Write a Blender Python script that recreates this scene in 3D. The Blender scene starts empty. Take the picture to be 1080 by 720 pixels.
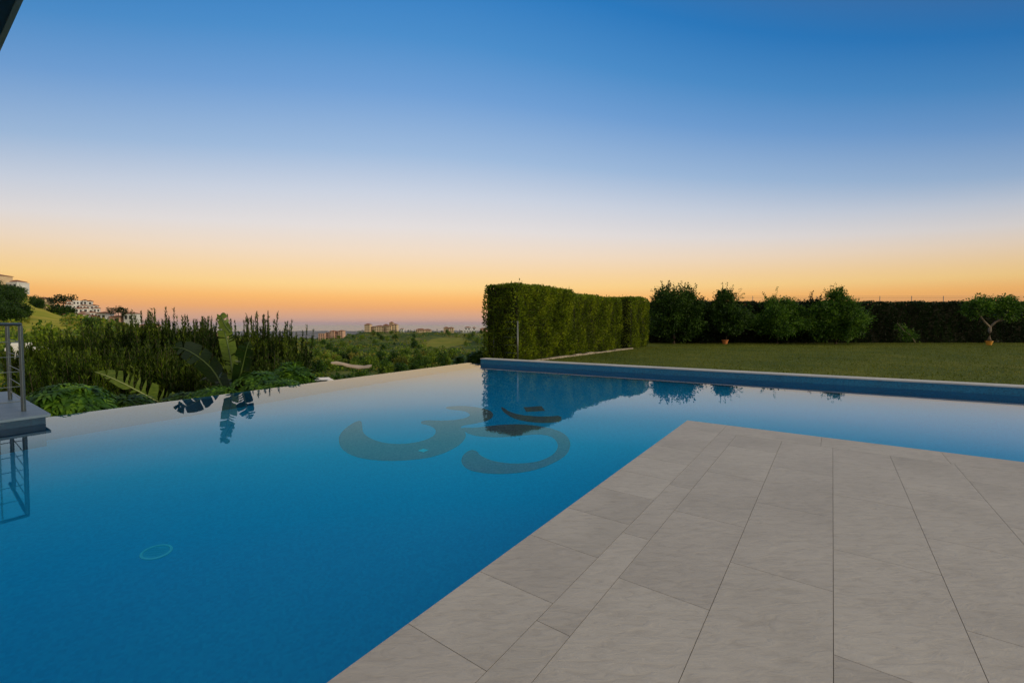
import bpy, math, random
import numpy as np
from mathutils import Vector, Matrix

R = math.radians
rng = np.random.default_rng(7)
random.seed(7)
scene = bpy.context.scene
C = scene.collection

# ------------------------------------------------------------------ camera
F = 490.0                     # focal length in pixels of the 1080 wide frame
PITCH = math.atan(19 / F)     # camera looks slightly down
EYE = 1.30                    # metres above the pool water (water is z = 0)


def ray(px, py):
    x = (px - 540) / F
    y = (360 - py) / F
    return np.array([x, math.cos(PITCH) + y * math.sin(PITCH), -math.sin(PITCH) + y * math.cos(PITCH)])


def on(px, py, z):            # point of the horizontal plane z seen at that direction
    d = ray(px, py)
    t = (z - EYE) / d[2]
    return np.array([0, 0, EYE]) + t * d


def at(px, py, Y):            # point at distance Y seen in that direction
    d = ray(px, py)
    t = Y / d[1]
    return np.array([0, 0, EYE]) + t * d


cam_d = bpy.data.cameras.new('camera')
cam_d.sensor_width = 36
cam_d.lens = 36 * F / 1080
cam_d.clip_start = 0.05
cam_d.clip_end = 200000
cam = bpy.data.objects.new('camera', cam_d)
C.objects.link(cam)
cam.location = (0, 0, EYE)
cam.rotation_euler = (R(90) - PITCH, 0, 0)
scene.camera = cam

# ------------------------------------------------------------------ helpers: materials


def lin(c):
    return tuple((v / 255 / 12.92) if v / 255 <= 0.04045 else ((v / 255 + 0.055) / 1.055) ** 2.4 for v in c) + (1,)


def mat(name, col=(0.5, 0.5, 0.5), rough=0.6, spec=0.5, metal=0.0):
    m = bpy.data.materials.new(name)
    m.use_nodes = True
    b = m.node_tree.nodes['Principled BSDF']
    b.inputs['Base Color'].default_value = (*col[:3], 1)
    b.inputs['Roughness'].default_value = rough
    b.inputs['Metallic'].default_value = metal
    b.inputs['Specular IOR Level'].default_value = spec
    return m


def nodes(m):
    nt = m.node_tree
    return nt, nt.nodes['Principled BSDF'], (lambda t: nt.nodes.new(t)), (lambda a, b: nt.links.new(a, b))


def ramp(nt, stops, interp='LINEAR'):
    r = nt.nodes.new('ShaderNodeValToRGB')
    r.color_ramp.interpolation = interp
    e = r.color_ramp.elements
    while len(e) > 1:
        e.remove(e[-1])
    e[0].position = stops[0][0]
    e[0].color = (*stops[0][1][:3], 1)
    for p, c in stops[1:]:
        n = e.new(p)
        n.color = (*c[:3], 1)
    return r


def noisy(name, c1, c2, scale=5, rough=0.7, bump=0.0, detail=4, spec=0.3, dist=0.02, metal=0.0):
    m = mat(name, c1, rough, spec, metal)
    nt, b, N, L = nodes(m)
    tc = N('ShaderNodeTexCoord')
    n = N('ShaderNodeTexNoise')
    n.inputs['Scale'].default_value = scale
    n.inputs['Detail'].default_value = detail
    L(tc.outputs['Object'], n.inputs['Vector'])
    r = ramp(nt, [(0.3, c1), (0.7, c2)])
    L(n.outputs['Fac'], r.inputs[0])
    L(r.outputs[0], b.inputs['Base Color'])
    if bump:
        bp = N('ShaderNodeBump')
        bp.inputs['Strength'].default_value = bump
        bp.inputs['Distance'].default_value = dist
        L(n.outputs['Fac'], bp.inputs['Height'])
        L(bp.outputs[0], b.inputs['Normal'])
    return m


def leafmat(name, c1, c2, c3, scale=0.8, trans=0.35, rough=0.55, orand=0.0):
    """leaves: every leaf its own tone, thin enough to pass light; broad noise patches paint crown shading too"""
    m = mat(name, c2, rough, 0.25)
    nt, b, N, L = nodes(m)
    g = N('ShaderNodeNewGeometry')
    tc = N('ShaderNodeTexCoord')
    n = N('ShaderNodeTexNoise')
    n.inputs['Scale'].default_value = scale
    n.inputs['Detail'].default_value = 3
    L(tc.outputs['Object'], n.inputs['Vector'])
    mix = N('ShaderNodeMath')
    mix.operation = 'MULTIPLY_ADD'
    mix.inputs[1].default_value = 0.55
    L(g.outputs['Random Per Island'], mix.inputs[0])
    sub = N('ShaderNodeMath')
    sub.operation = 'MULTIPLY_ADD'
    sub.inputs[1].default_value = 1.7
    sub.inputs[2].default_value = -0.62
    L(n.outputs['Fac'], sub.inputs[0])
    L(sub.outputs[0], mix.inputs[2])
    r = ramp(nt, [(0.0, c1), (0.5, c2), (1.0, c3)])
    oi = N('ShaderNodeObjectInfo')
    om = N('ShaderNodeMath'); om.operation = 'MULTIPLY_ADD'; om.inputs[1].default_value = orand; om.inputs[2].default_value = -0.5 * orand
    L(oi.outputs['Random'], om.inputs[0])
    oa = N('ShaderNodeMath'); oa.operation = 'ADD'; L(om.outputs[0], oa.inputs[0]); L(mix.outputs[0], oa.inputs[1])
    L(oa.outputs[0], r.inputs[0])
    L(r.outputs[0], b.inputs['Base Color'])
    tr = N('ShaderNodeBsdfTranslucent')
    L(r.outputs[0], tr.inputs['Color'])
    ms = N('ShaderNodeMixShader')
    ms.inputs[0].default_value = trans
    L(b.outputs[0], ms.inputs[1])
    L(tr.outputs[0], ms.inputs[2])
    out = [x for x in nt.nodes if x.type == 'OUTPUT_MATERIAL'][0]
    L(ms.outputs[0], out.inputs['Surface'])
    return m


# ------------------------------------------------------------------ helpers: meshes and objects
def tag(o, label=None, cat=None, group=None, kind=None):
    if label: o['label'] = label
    if cat: o['category'] = cat
    if group: o['group'] = group
    if kind: o['kind'] = kind
    return o


def thing(name, label, cat, loc=(0, 0, 0), group=None, rz=0):
    o = bpy.data.objects.new(name, None)
    o.empty_display_size = 0.1
    o.location = loc
    o.rotation_euler = (0, 0, rz)
    C.objects.link(o)
    return tag(o, label, cat, group)


class MB:
    """collects vertices and faces, then links them as ONE mesh object"""

    def __init__(s):
        s.v = []; s.f = []; s.mi = []; s.n = 0

    def add(s, verts, faces, mi=0):
        s.v.append(np.asarray(verts, float).reshape(-1, 3))
        for f in faces:
            s.f.append([i + s.n for i in f]); s.mi.append(mi)
        s.n += len(s.v[-1])
        return s

    def box(s, a, b, mi=0, M=None):
        (x0, y0, z0), (x1, y1, z1) = a, b
        v = np.array([(x0, y0, z0), (x1, y0, z0), (x1, y1, z0), (x0, y1, z0), (x0, y0, z1), (x1, y0, z1), (x1, y1, z1), (x0, y1, z1)], float)
        if M is not None:
            v = v @ np.array(M.to_3x3()).T + np.array(M.translation)
        return s.add(v, [(0, 3, 2, 1), (4, 5, 6, 7), (0, 1, 5, 4), (1, 2, 6, 5), (2, 3, 7, 6), (3, 0, 4, 7)], mi)

    def prism(s, poly, z0, z1, mi=0):
        n = len(poly)
        v = [(p[0], p[1], z0) for p in poly] + [(p[0], p[1], z1) for p in poly]
        f = [tuple(range(n - 1, -1, -1)), tuple(range(n, 2 * n))] + [(i, (i + 1) % n, n + (i + 1) % n, n + i) for i in range(n)]
        return s.add(v, f, mi)

    def tube(s, pts, rad, seg=10, mi=0, cap=True):
        pts = [Vector(p) for p in pts]
        if not hasattr(rad, '__len__'): rad = [rad] * len(pts)
        vs = []; up = Vector((0, 0, 1))
        for i, p in enumerate(pts):
            d = (pts[min(i + 1, len(pts) - 1)] - pts[max(i - 1, 0)]).normalized()
            a = d.cross(up)
            if a.length < 1e-3: a = d.cross(Vector((1, 0, 0)))
            a.normalize(); b = d.cross(a).normalized()
            for k in range(seg):
                t = 2 * math.pi * k / seg
                vs.append(p + (a * math.cos(t) + b * math.sin(t)) * rad[i])
        fs = []
        for i in range(len(pts) - 1):
            for k in range(seg):
                fs.append((i * seg + k, i * seg + (k + 1) % seg, (i + 1) * seg + (k + 1) % seg, (i + 1) * seg + k))
        if cap:
            fs.append(tuple(range(seg - 1, -1, -1))); fs.append(tuple((len(pts) - 1) * seg + k for k in range(seg)))
        return s.add([tuple(v) for v in vs], fs, mi)

    def lathe(s, prof, c=(0, 0, 0), seg=24, mi=0):
        vs = []
        for r, z in prof:
            for k in range(seg):
                t = 2 * math.pi * k / seg
                vs.append((c[0] + r * math.cos(t), c[1] + r * math.sin(t), c[2] + z))
        fs = []
        for i in range(len(prof) - 1):
            for k in range(seg):
                fs.append((i * seg + k, i * seg + (k + 1) % seg, (i + 1) * seg + (k + 1) % seg, (i + 1) * seg + k))
        return s.add(vs, fs, mi)

    def build(s, name, mats, parent=None, smooth=False, bevel=0):
        me = bpy.data.meshes.new(name)
        v = np.concatenate(s.v)
        me.from_pydata(v.tolist(), [], s.f)
        if not isinstance(mats, (list, tuple)): mats = [mats]
        for m in mats: me.materials.append(m)
        if len(mats) > 1: me.polygons.foreach_set('material_index', s.mi)
        if smooth: me.polygons.foreach_set('use_smooth', [True] * len(me.polygons))
        me.update()
        o = bpy.data.objects.new(name, me)
        C.objects.link(o)
        if parent: o.parent = parent
        if bevel:
            md = o.modifiers.new('bevel', 'BEVEL'); md.width = bevel; md.segments = 2; md.limit_method = 'ANGLE'
        return o


def quads(name, V, mats, parent=None, mi=None):
    """V: (n,4,3) array, one quad per row"""
    n = len(V)
    me = bpy.data.meshes.new(name)
    me.vertices.add(4 * n)
    me.vertices.foreach_set('co', V.reshape(-1).astype(np.float32))
    me.loops.add(4 * n)
    me.loops.foreach_set('vertex_index', np.arange(4 * n, dtype=np.int32))
    me.polygons.add(n)
    me.polygons.foreach_set('loop_start', np.arange(0, 4 * n, 4, dtype=np.int32))
    me.polygons.foreach_set('loop_total', np.full(n, 4, dtype=np.int32))
    if not isinstance(mats, (list, tuple)): mats = [mats]
    for m in mats: me.materials.append(m)
    if mi is not None: me.polygons.foreach_set('material_index', np.asarray(mi, dtype=np.int32))
    me.update(calc_edges=True)
    me.validate()
    o = bpy.data.objects.new(name, me)
    C.objects.link(o)
    if parent: o.parent = parent
    return o


def unit(a):
    return a / np.maximum(np.linalg.norm(a, axis=-1, keepdims=True), 1e-9)


def leaves(P, D, size, aspect=0.5, jitter=0.3, rg=rng):
    """a pointed leaf at each P, growing along D"""
    n = len(P)
    D = unit(D + rg.normal(0, 0.35, (n, 3)))
    T = unit(np.cross(D, rg.normal(0, 1, (n, 3))))
    s = size * (1 + jitter * rg.uniform(-1, 1, (n, 1)))
    Nn = np.cross(D, T)
    w = s * aspect * 0.5
    m = P + D * s * 0.45
    V = np.stack([P, m + T * w + Nn * s * 0.06, P + D * s, m - T * w + Nn * s * 0.06], 1)
    return V


def lobes_crown(lobes, n, size, aspect=0.6, inner=0.45, rg=rng, flat=0.0):
    """leaf clumps over and through a few uneven lobes: (x,y,z,rx,ry,rz)"""
    L = np.array(lobes, float)
    w = L[:, 3] * L[:, 4] + L[:, 3] * L[:, 5] + L[:, 4] * L[:, 5]
    idx = rg.choice(len(L), n, p=w / w.sum())
    d = unit(rg.normal(0, 1, (n, 3)))
    # uneven surface: bulges from a few waves
    r = 1 + 0.13 * np.sin(d[:, 0] * 7 + idx) * np.sin(d[:, 1] * 6 + 2 * idx) + 0.10 * np.sin(d[:, 2] * 9 + idx * 1.7)
    rr = r * np.where(rg.random(n) < 0.25, rg.uniform(inner, 0.9, n), rg.uniform(0.82, 1.05, n))
    # sprays of leaves: points gather round clump centres
    P = L[idx, :3] + d * L[idx, 3:6] * rr[:, None]
    k = max(8, n // 60)
    cc = P[rg.integers(0, n, k)]
    pick = rg.integers(0, k, n)
    take = rg.random(n) < 0.68
    P[take] = cc[pick[take]] + np.clip(rg.normal(0, 1, (take.sum(), 3)), -1.5, 1.5) * size * 1.4
    O = unit(P - L[idx, :3] + 1e-6)
    return leaves(P, O * 0.8 + np.array([0, 0, 0.25]) + rg.normal(0, 0.5, (n, 3)), size, aspect, rg=rg)


def dup(o, parent=None):
    c = o.copy(); C.objects.link(c)
    if parent: c.parent = parent
    for ch in list(o.children): dup(ch, c)
    return c


# ------------------------------------------------------------------ materials
M = {}
M['leaf_hedge'] = leafmat('clipped_hedge_leaf', (0.02, 0.035, 0.002), (0.13, 0.19, 0.007), (0.38, 0.44, 0.018), 1.5, 0.35)
M['leaf_dark'] = leafmat('dark_hedge_leaf', (0.004, 0.014, 0.002), (0.012, 0.030, 0.005), (0.028, 0.058, 0.009), 0.6, 0.2)
M['leaf_tree'] = leafmat('garden_tree_leaf', (0.004, 0.016, 0.002), (0.026, 0.07, 0.006), (0.11, 0.20, 0.018), 2.2, 0.3)  # here and in citrus_leaf, dark low tones paint shade between lit clumps
M['leaf_citrus'] = leafmat('citrus_leaf', (0.006, 0.025, 0.002), (0.045, 0.12, 0.008), (0.19, 0.32, 0.025), 2.2, 0.35)
M['leaf_cypress'] = leafmat('upright_shoot_leaf', (0.004, 0.013, 0.001), (0.028, 0.06, 0.004), (0.15, 0.21, 0.012), 0.9, 0.3)
M['leaf_olive'] = leafmat('olive_shoot_leaf', (0.006, 0.02, 0.001), (0.045, 0.09, 0.005), (0.22, 0.30, 0.016), 0.8, 0.3)
M['leaf_bush'] = leafmat('drooping_leaf', (0.01, 0.04, 0.004), (0.05, 0.14, 0.010), (0.20, 0.36, 0.02), 2.5, 0.35)
M['leaf_far'] = leafmat('valley_leaf', (0.009, 0.034, 0.003), (0.048, 0.115, 0.007), (0.24, 0.32, 0.02), 0.2, 0.25, orand=0.7)
M['leaf_far_b'] = leafmat('valley_leaf_warm', (0.08, 0.10, 0.008), (0.15, 0.17, 0.016), (0.34, 0.28, 0.04), 0.2, 0.25, orand=0.6)
M['leaf_hill'] = leafmat('hill_tree_leaf', (0.006, 0.02, 0.002), (0.022, 0.06, 0.005), (0.07, 0.13, 0.012), 0.2, 0.25, orand=0.5)
M['bark'] = noisy('bark', (0.05, 0.035, 0.022), (0.13, 0.095, 0.065), 12, 0.9, 0.5)
M['pale_bark'] = noisy('pale_bark', (0.16, 0.12, 0.08), (0.28, 0.22, 0.16), 14, 0.9, 0.5)
M['steel'] = mat('brushed_steel', (0.2, 0.23, 0.22), 0.42, 0.5, 1.0)
M['steel_dark'] = mat('grey_metal', (0.22, 0.22, 0.21), 0.5, 0.5, 0.8)
M['terracotta'] = noisy('terracotta', (0.45, 0.14, 0.035), (0.6, 0.22, 0.06), 9, 0.75, 0.2)
M['orange_glaze'] = noisy('orange_glaze', (0.7, 0.26, 0.03), (0.85, 0.42, 0.06), 7, 0.4, 0.1)
M['soil'] = noisy('soil', (0.03, 0.022, 0.015), (0.07, 0.05, 0.035), 20, 0.95, 0.6)
M['render_white'] = noisy('white_render', (0.62, 0.60, 0.57), (0.75, 0.73, 0.70), 0.4, 0.85)
M['render_cream'] = noisy('cream_render', (0.58, 0.42, 0.25), (0.7, 0.53, 0.34), 0.3, 0.85)
M['render_pink'] = noisy('pink_render', (0.55, 0.32, 0.22), (0.66, 0.42, 0.3), 0.3, 0.85)
M['roof_tile'] = noisy('roof_tile', (0.20, 0.08, 0.045), (0.32, 0.14, 0.08), 1.2, 0.9)
M['dark_pane'] = mat('dark_pane', (0.03, 0.035, 0.045), 0.15)
M['soffit'] = noisy('painted_soffit', (0.02, 0.045, 0.055), (0.03, 0.06, 0.07), 3, 0.6)
M['aluminium'] = mat('aluminium_trim', (0.55, 0.56, 0.58), 0.35, 0.5, 1.0)


def mosaic(name, cols, tile=0.022, grout=(0.10, 0.22, 0.28), rough=0.3):
    """small square glass mosaic, every tessera its own tone"""
    m = mat(name, cols[1], rough)
    nt, b, N, L = nodes(m)
    tc = N('ShaderNodeTexCoord')
    mp = N('ShaderNodeMapping')
    mp.inputs['Rotation'].default_value = (0, 0, R(-33.5))
    mp.inputs['Scale'].default_value = (1 / tile,) * 3
    L(tc.outputs['Object'], mp.inputs[0])
    add = N('ShaderNodeVectorMath'); add.operation = 'ADD'
    add.inputs[1].default_value = (0.37, 0.41, 0.31)
    L(mp.outputs[0], add.inputs[0])
    fl = N('ShaderNodeVectorMath'); fl.operation = 'FLOOR'
    L(add.outputs[0], fl.inputs[0])
    wn = N('ShaderNodeTexWhiteNoise'); wn.noise_dimensions = '3D'
    L(fl.outputs[0], wn.inputs['Vector'])
    r = ramp(nt, [(0.0, cols[0]), (0.4, cols[1]), (0.8, cols[2]), (1.0, cols[3])])
    big = N('ShaderNodeTexNoise')
    big.inputs['Scale'].default_value = 0.7
    L(tc.outputs['Object'], big.inputs['Vector'])
    mm = N('ShaderNodeMath'); mm.operation = 'MULTIPLY_ADD'; mm.inputs[1].default_value = 0.35; 
    L(big.outputs['Fac'], mm.inputs[0])
    m2 = N('ShaderNodeMath'); m2.operation = 'MULTIPLY'; m2.inputs[1].default_value = 0.65
    L(wn.outputs['Value'], m2.inputs[0])
    L(m2.outputs[0], mm.inputs[2])
    L(mm.outputs[0], r.inputs[0])
    L(r.outputs[0], b.inputs['Base Color'])
    return m


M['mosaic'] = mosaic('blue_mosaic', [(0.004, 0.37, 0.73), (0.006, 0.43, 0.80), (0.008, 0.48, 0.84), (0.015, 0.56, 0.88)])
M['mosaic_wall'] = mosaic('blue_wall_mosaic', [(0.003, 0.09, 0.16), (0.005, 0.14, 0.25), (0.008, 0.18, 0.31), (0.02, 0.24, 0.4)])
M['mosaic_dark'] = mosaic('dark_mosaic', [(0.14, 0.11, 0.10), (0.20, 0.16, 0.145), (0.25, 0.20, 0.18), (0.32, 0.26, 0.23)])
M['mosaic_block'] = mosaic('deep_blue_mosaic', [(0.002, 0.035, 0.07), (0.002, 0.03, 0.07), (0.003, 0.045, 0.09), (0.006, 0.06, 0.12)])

# deck tiles: long textured porcelain slabs
def tile_mat():
    m = mat('porcelain_paver', (0.4, 0.36, 0.32), 0.62, 0.35)
    nt, b, N, L = nodes(m)
    tc = N('ShaderNodeTexCoord')
    g = N('ShaderNodeNewGeometry')
    mp = N('ShaderNodeMapping'); mp.inputs['Rotation'].default_value = (0, 0, R(-35)); mp.inputs['Scale'].default_value = (1.0, 3.2, 1)
    # each slab gets its own piece of the pattern
    off = N('ShaderNodeVectorMath'); off.operation = 'ADD'
    sc = N('ShaderNodeVectorMath'); sc.operation = 'SCALE'; sc.inputs['Scale'].default_value = 37.0
    L(g.outputs['Random Per Island'], sc.inputs[0])
    L(tc.outputs['Object'], off.inputs[0]); L(sc.outputs[0], off.inputs[1])
    L(off.outputs[0], mp.inputs[0])
    n1 = N('ShaderNodeTexNoise'); n1.inputs['Scale'].default_value = 9; n1.inputs['Detail'].default_value = 9; n1.inputs['Roughness'].default_value = 0.62; n1.inputs['Distortion'].default_value = 0.8
    L(mp.outputs[0], n1.inputs['Vector'])
    n2 = N('ShaderNodeTexNoise'); n2.inputs['Scale'].default_value = 1.6; n2.inputs['Detail'].default_value = 5
    L(off.outputs[0], n2.inputs['Vector'])
    n3 = N('ShaderNodeTexNoise'); n3.inputs['Scale'].default_value = 260; n3.inputs['Detail'].default_value = 2
    L(tc.outputs['Object'], n3.inputs['Vector'])
    r1 = ramp(nt, [(0.2, (0.385, 0.345, 0.30)), (0.5, (0.46, 0.413, 0.36)), (0.85, (0.52, 0.47, 0.41))])
    L(n2.outputs['Fac'], r1.inputs[0])
    r2 = ramp(nt, [(0.0, (0.965, 0.96, 0.96)), (1.0, (1.025, 1.025, 1.02))])
    L(g.outputs['Random Per Island'], r2.inputs[0])
    mx = N('ShaderNodeMix'); mx.data_type = 'RGBA'; mx.blend_type = 'MULTIPLY'; mx.inputs[0].default_value = 1
    L(r1.outputs[0], mx.inputs[6]); L(r2.outputs[0], mx.inputs[7])
    r3 = ramp(nt, [(0.3, (0.86, 0.85, 0.84)), (0.5, (1, 1, 1)), (0.72, (1.08, 1.08, 1.08))])
    L(n1.outputs['Fac'], r3.inputs[0])
    mx2 = N('ShaderNodeMix'); mx2.data_type = 'RGBA'; mx2.blend_type = 'MULTIPLY'; mx2.inputs[0].default_value = 1
    L(mx.outputs[2], mx2.inputs[6]); L(r3.outputs[0], mx2.inputs[7])
    L(mx2.outputs[2], b.inputs['Base Color'])
    h = N('ShaderNodeMath'); h.operation = 'MULTIPLY_ADD'; h.inputs[1].default_value = 0.12
    L(n3.outputs['Fac'], h.inputs[0]); L(n1.outputs['Fac'], h.inputs[2])
    bp = N('ShaderNodeBump'); bp.inputs['Strength'].default_value = 0.8; bp.inputs['Distance'].default_value = 0.008
    L(h.outputs[0], bp.inputs['Height']); L(bp.outputs[0], b.inputs['Normal'])
    return m


M['tile'] = tile_mat()
M['grout'] = noisy('joint_grout', (0.15, 0.13, 0.11), (0.2, 0.18, 0.15), 40, 0.95)
M['coping'] = noisy('pale_stone_coping', (0.5, 0.47, 0.42), (0.62, 0.58, 0.52), 3, 0.6, 0.15)
M['block_stone'] = noisy('grey_stone_slab', (0.11, 0.165, 0.22), (0.15, 0.21, 0.275), 5, 0.5, 0.1)
M['edging'] = noisy('edging_stone', (0.25, 0.2, 0.15), (0.42, 0.35, 0.27), 5, 0.9, 0.3)

# ------------------------------------------------------------------ sky and light
SUN_AZ = 116      # degrees clockwise from the view direction
SUN_EL = 9
w = bpy.data.worlds.new('World')
scene.world = w
w.use_nodes = True
nt = w.node_tree
for n in list(nt.nodes): nt.nodes.remove(n)
N = nt.nodes.new
L = nt.links.new


def math_node(op, a=None, b=None, c=None):
    n = N('ShaderNodeMath'); n.operation = op
    for i, x in enumerate((a, b, c)):
        if x is None: continue
        if isinstance(x, (int, float)): n.inputs[i].default_value = x
        else: L(x, n.inputs[i])
    return n.outputs[0]


tc = N('ShaderNodeTexCoord')
nrm = N('ShaderNodeVectorMath'); nrm.operation = 'NORMALIZE'
L(tc.outputs['Generated'], nrm.inputs[0])
sep = N('ShaderNodeSeparateXYZ'); L(nrm.outputs[0], sep.inputs[0])
el = math_node('MULTIPLY', math_node('ARCSINE', sep.outputs[2]), 180 / math.pi)
hx = math_node('SQRT', math_node('MAXIMUM', math_node('SUBTRACT', 1.0, math_node('MULTIPLY', sep.outputs[2], sep.outputs[2])), 1e-4))
GA = R(-11)       # bearing of the middle of the afterglow
ca = math_node('DIVIDE', math_node('ADD', math_node('MULTIPLY', sep.outputs[0], math.sin(GA)), math_node('MULTIPLY', sep.outputs[1], math.cos(GA))), hx)
k = math_node('MULTIPLY_ADD', math_node('SUBTRACT', 1.0, ca), 1.3, 1.0)   # the twilight arch sinks away from the afterglow
mr = N('ShaderNodeMapRange'); mr.interpolation_type = 'SMOOTHSTEP'; L(el, mr.inputs[0]); mr.inputs[1].default_value = 1.0; mr.inputs[2].default_value = 13.0; mr.inputs[3].default_value = 0.0; mr.inputs[4].default_value = 1.0
k = math_node('MULTIPLY_ADD', math_node('SUBTRACT', k, 1.0), mr.outputs[0], 1.0)
p = math_node('DIVIDE', math_node('MULTIPLY', el, k), 90.0)
p = math_node('MAXIMUM', p, 0.0)
S = lambda d, *c: (d / 90, lin(c))
sky_r = ramp(nt, [S(0, 178, 148, 146), S(0.5, 205, 162, 142), S(1.1, 220, 166, 132), S(1.9, 240, 172, 112), S(3.0, 254, 188, 110), S(4.4, 255, 212, 140), S(5.8, 252, 215, 160),
                  S(8.4, 244, 221, 196), S(11.3, 230, 223, 221), S(15.0, 205, 212, 226), S(19.4, 160, 188, 222), S(25.5, 112, 160, 214), S(30.5, 75, 142, 204),
                  S(36.5, 40, 122, 192), S(44, 62, 112, 170), S(60, 196, 193, 188), S(90, 212, 206, 196)][:17])
L(p, sky_r.inputs[0])
nish = N('ShaderNodeTexSky'); nish.sky_type = 'NISHITA'; nish.sun_disc = False
nish.sun_elevation = R(SUN_EL); nish.sun_rotation = R(SUN_AZ); nish.dust_density = 2.0; nish.air_density = 1.0
bg1 = N('ShaderNodeBackground'); L(sky_r.outputs[0], bg1.inputs[0])
dim = math_node('MAXIMUM', math_node('SUBTRACT', 0.97, math_node('MULTIPLY', math_node('SUBTRACT', 1.0, ca), 0.36)), 0.80)   # fainter away from the afterglow
L(dim, bg1.inputs[1])
bg2 = N('ShaderNodeBackground'); L(nish.outputs[0], bg2.inputs[0]); bg2.inputs[1].default_value = 0.006
ad = N('ShaderNodeAddShader'); L(bg1.outputs[0], ad.inputs[0]); L(bg2.outputs[0], ad.inputs[1])
wo = N('ShaderNodeOutputWorld'); L(ad.outputs[0], wo.inputs[0])

sd = bpy.data.lights.new('sun', 'SUN'); sd.energy = 1.7; sd.angle = R(14); sd.color = (1.0, 0.88, 0.62)
so = bpy.data.objects.new('sun', sd); C.objects.link(so)
sv = Vector((math.sin(R(SUN_AZ)) * math.cos(R(SUN_EL)), math.cos(R(SUN_AZ)) * math.cos(R(SUN_EL)), math.sin(R(SUN_EL))))
so.rotation_euler = sv.to_track_quat('Z', 'Y').to_euler()
so.location = (20, -5, 12)

scene.view_settings.view_transform = 'Standard'
scene.view_settings.look = 'None'
scene.view_settings.gamma = 1
scene.view_settings.exposure = 0
scene.view_settings.use_curve_mapping = False
scene.render.engine = 'CYCLES'
scene.cycles.max_bounces = 8
scene.cycles.transmission_bounces = 6
scene.cycles.diffuse_bounces = 3
scene.cycles.glossy_bounces = 4
scene.cycles.volume_bounces = 0
scene.cycles.use_denoising = True
scene.cycles.sample_clamp_indirect = 8

# ------------------------------------------------------------------ ground
COLS = [-700, -200, 0, 22, 45, 66, 104, 122, 146, 200, 300, 325, 345, 372, 384, 440, 512, 600, 1100, 1800]
DEP = [0, 4, 9, 16, 30, 60, 100, 150, 200, 300, 350, 420, 500, 650, 800, 950, 1500, 2600, 7600]
T = {
    -700: [-3.0, -3.0, -3.2, -3.8, -5, -7, -6, -3, 4, 22, 30, 36, 40, 36, 30, 10, -40, -90, -121],
    -200: [-3.0, -3.0, -3.2, -3.8, -5, -6, -5, -2, 4, 21, 29, 34, 34, 30, 24, 5, -40, -90, -121],
    0:    [-3.0, -3.0, -3.2, -3.8, -5, -6, -4.5, -2, 2.5, 18, 25.5, 27, 24, 16, 8, -5, -45, -90, -121],
    22:   [-3.0, -3.0, -3.2, -3.8, -5, -6, -4.5, -2, 2.5, 16.5, 22.5, 24, 20, 12, 5, -8, -45, -90, -121],
    45:   [-3.0, -3.0, -3.2, -3.8, -5, -6, -4.5, -1.5, 2.5, 10, 12.5, 15, 12, 6, 0, -12, -48, -90, -121],
    66:   [-3.0, -3.0, -3.2, -3.8, -5, -6, -5, -2, 1.8, 5.5, 4.5, 12, 10, 2, -8, -15, -50, -90, -121],
    104:  [-3.0, -3.0, -3.2, -3.8, -5, -7, -6, -4, -1, 2, 3, 3.5, -4, -8, -12, -18, -50, -90, -121],
    122:  [-3.0, -3.0, -3.2, -3.8, -5, -8, -8, -7, -4, 0, 1, 0, -6, -12, -15, -20, -50, -90, -121],
    146:  [-3.0, -3.0, -3.2, -3.8, -5, -9, -10, -9, -7, -4, -3, -6, -10, -15, -18, -22, -50, -90, -121],
    200:  [-3.0, -3.0, -3.2, -3.8, -5, -10, -12, -13, -13, -12, -10, -12, -15, -19, -20, -25, -50, -90, -121],
    300:  [-2.6, -2.8, -3.5, -4.5, -6.5, -11, -14, -17, -18, -20, -20, -21, -22, -22, -24, -30, -52, -90, -121],
    325:  [-2.6, -2.8, -3.5, -5, -7, -11, -14.5, -17.5, -19, -22, -22.5, -23, -24, -24, -25.5, -34, -54, -90, -121],
    345:  [-2.6, -2.8, -3.5, -5, -7, -11, -15, -18, -20, -23, -24, -25, -25, -23, -24.5, -34, -54, -90, -121],
    372:  [-2.6, -2.8, -3.5, -5, -7, -11, -15, -18, -20, -24, -25, -26, -25.5, -22, -18.5, -24, -54, -90, -121],
    384:  [-2.6, -2.8, -3.5, -5, -7, -11, -15, -18, -20, -24, -25, -26, -25.5, -20, -13.5, -20, -50, -90, -121],
    440:  [-2.6, -2.8, -3.5, -5, -7, -11, -15, -18, -20, -24, -25, -25.5, -24, -18, -14.0, -18, -50, -90, -121],
    512:  [-2.6, -2.8, -3.5, -5, -7, -10, -14, -17, -19, -23, -24.5, -25, -24, -18, -14.5, -18, -50, -90, -121],
    600:  [-3.2, -3.2, -3.5, -4.0, -5, -8, -16, -26, -34, -44, -46, -48, -48, -45, -42, -40, -60, -100, -121],
    1100: [-3.2, -3.2, -3.2, -3.2, -3.2, -6, -20, -34, -44, -54, -56, -58, -60, -60, -60, -60, -80, -110, -121],
    1800: [-3.2, -3.2, -3.2, -3.2, -3.2, -4, -14, -30, -44, -54, -56, -58, -60, -60, -60, -60, -80, -110, -121],
}
TT = np.array([T[c] for c in COLS], float)
TA = np.array([math.atan2(c - 540, F) for c in COLS])
LD = np.log(np.array(DEP, float) + 8)


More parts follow.
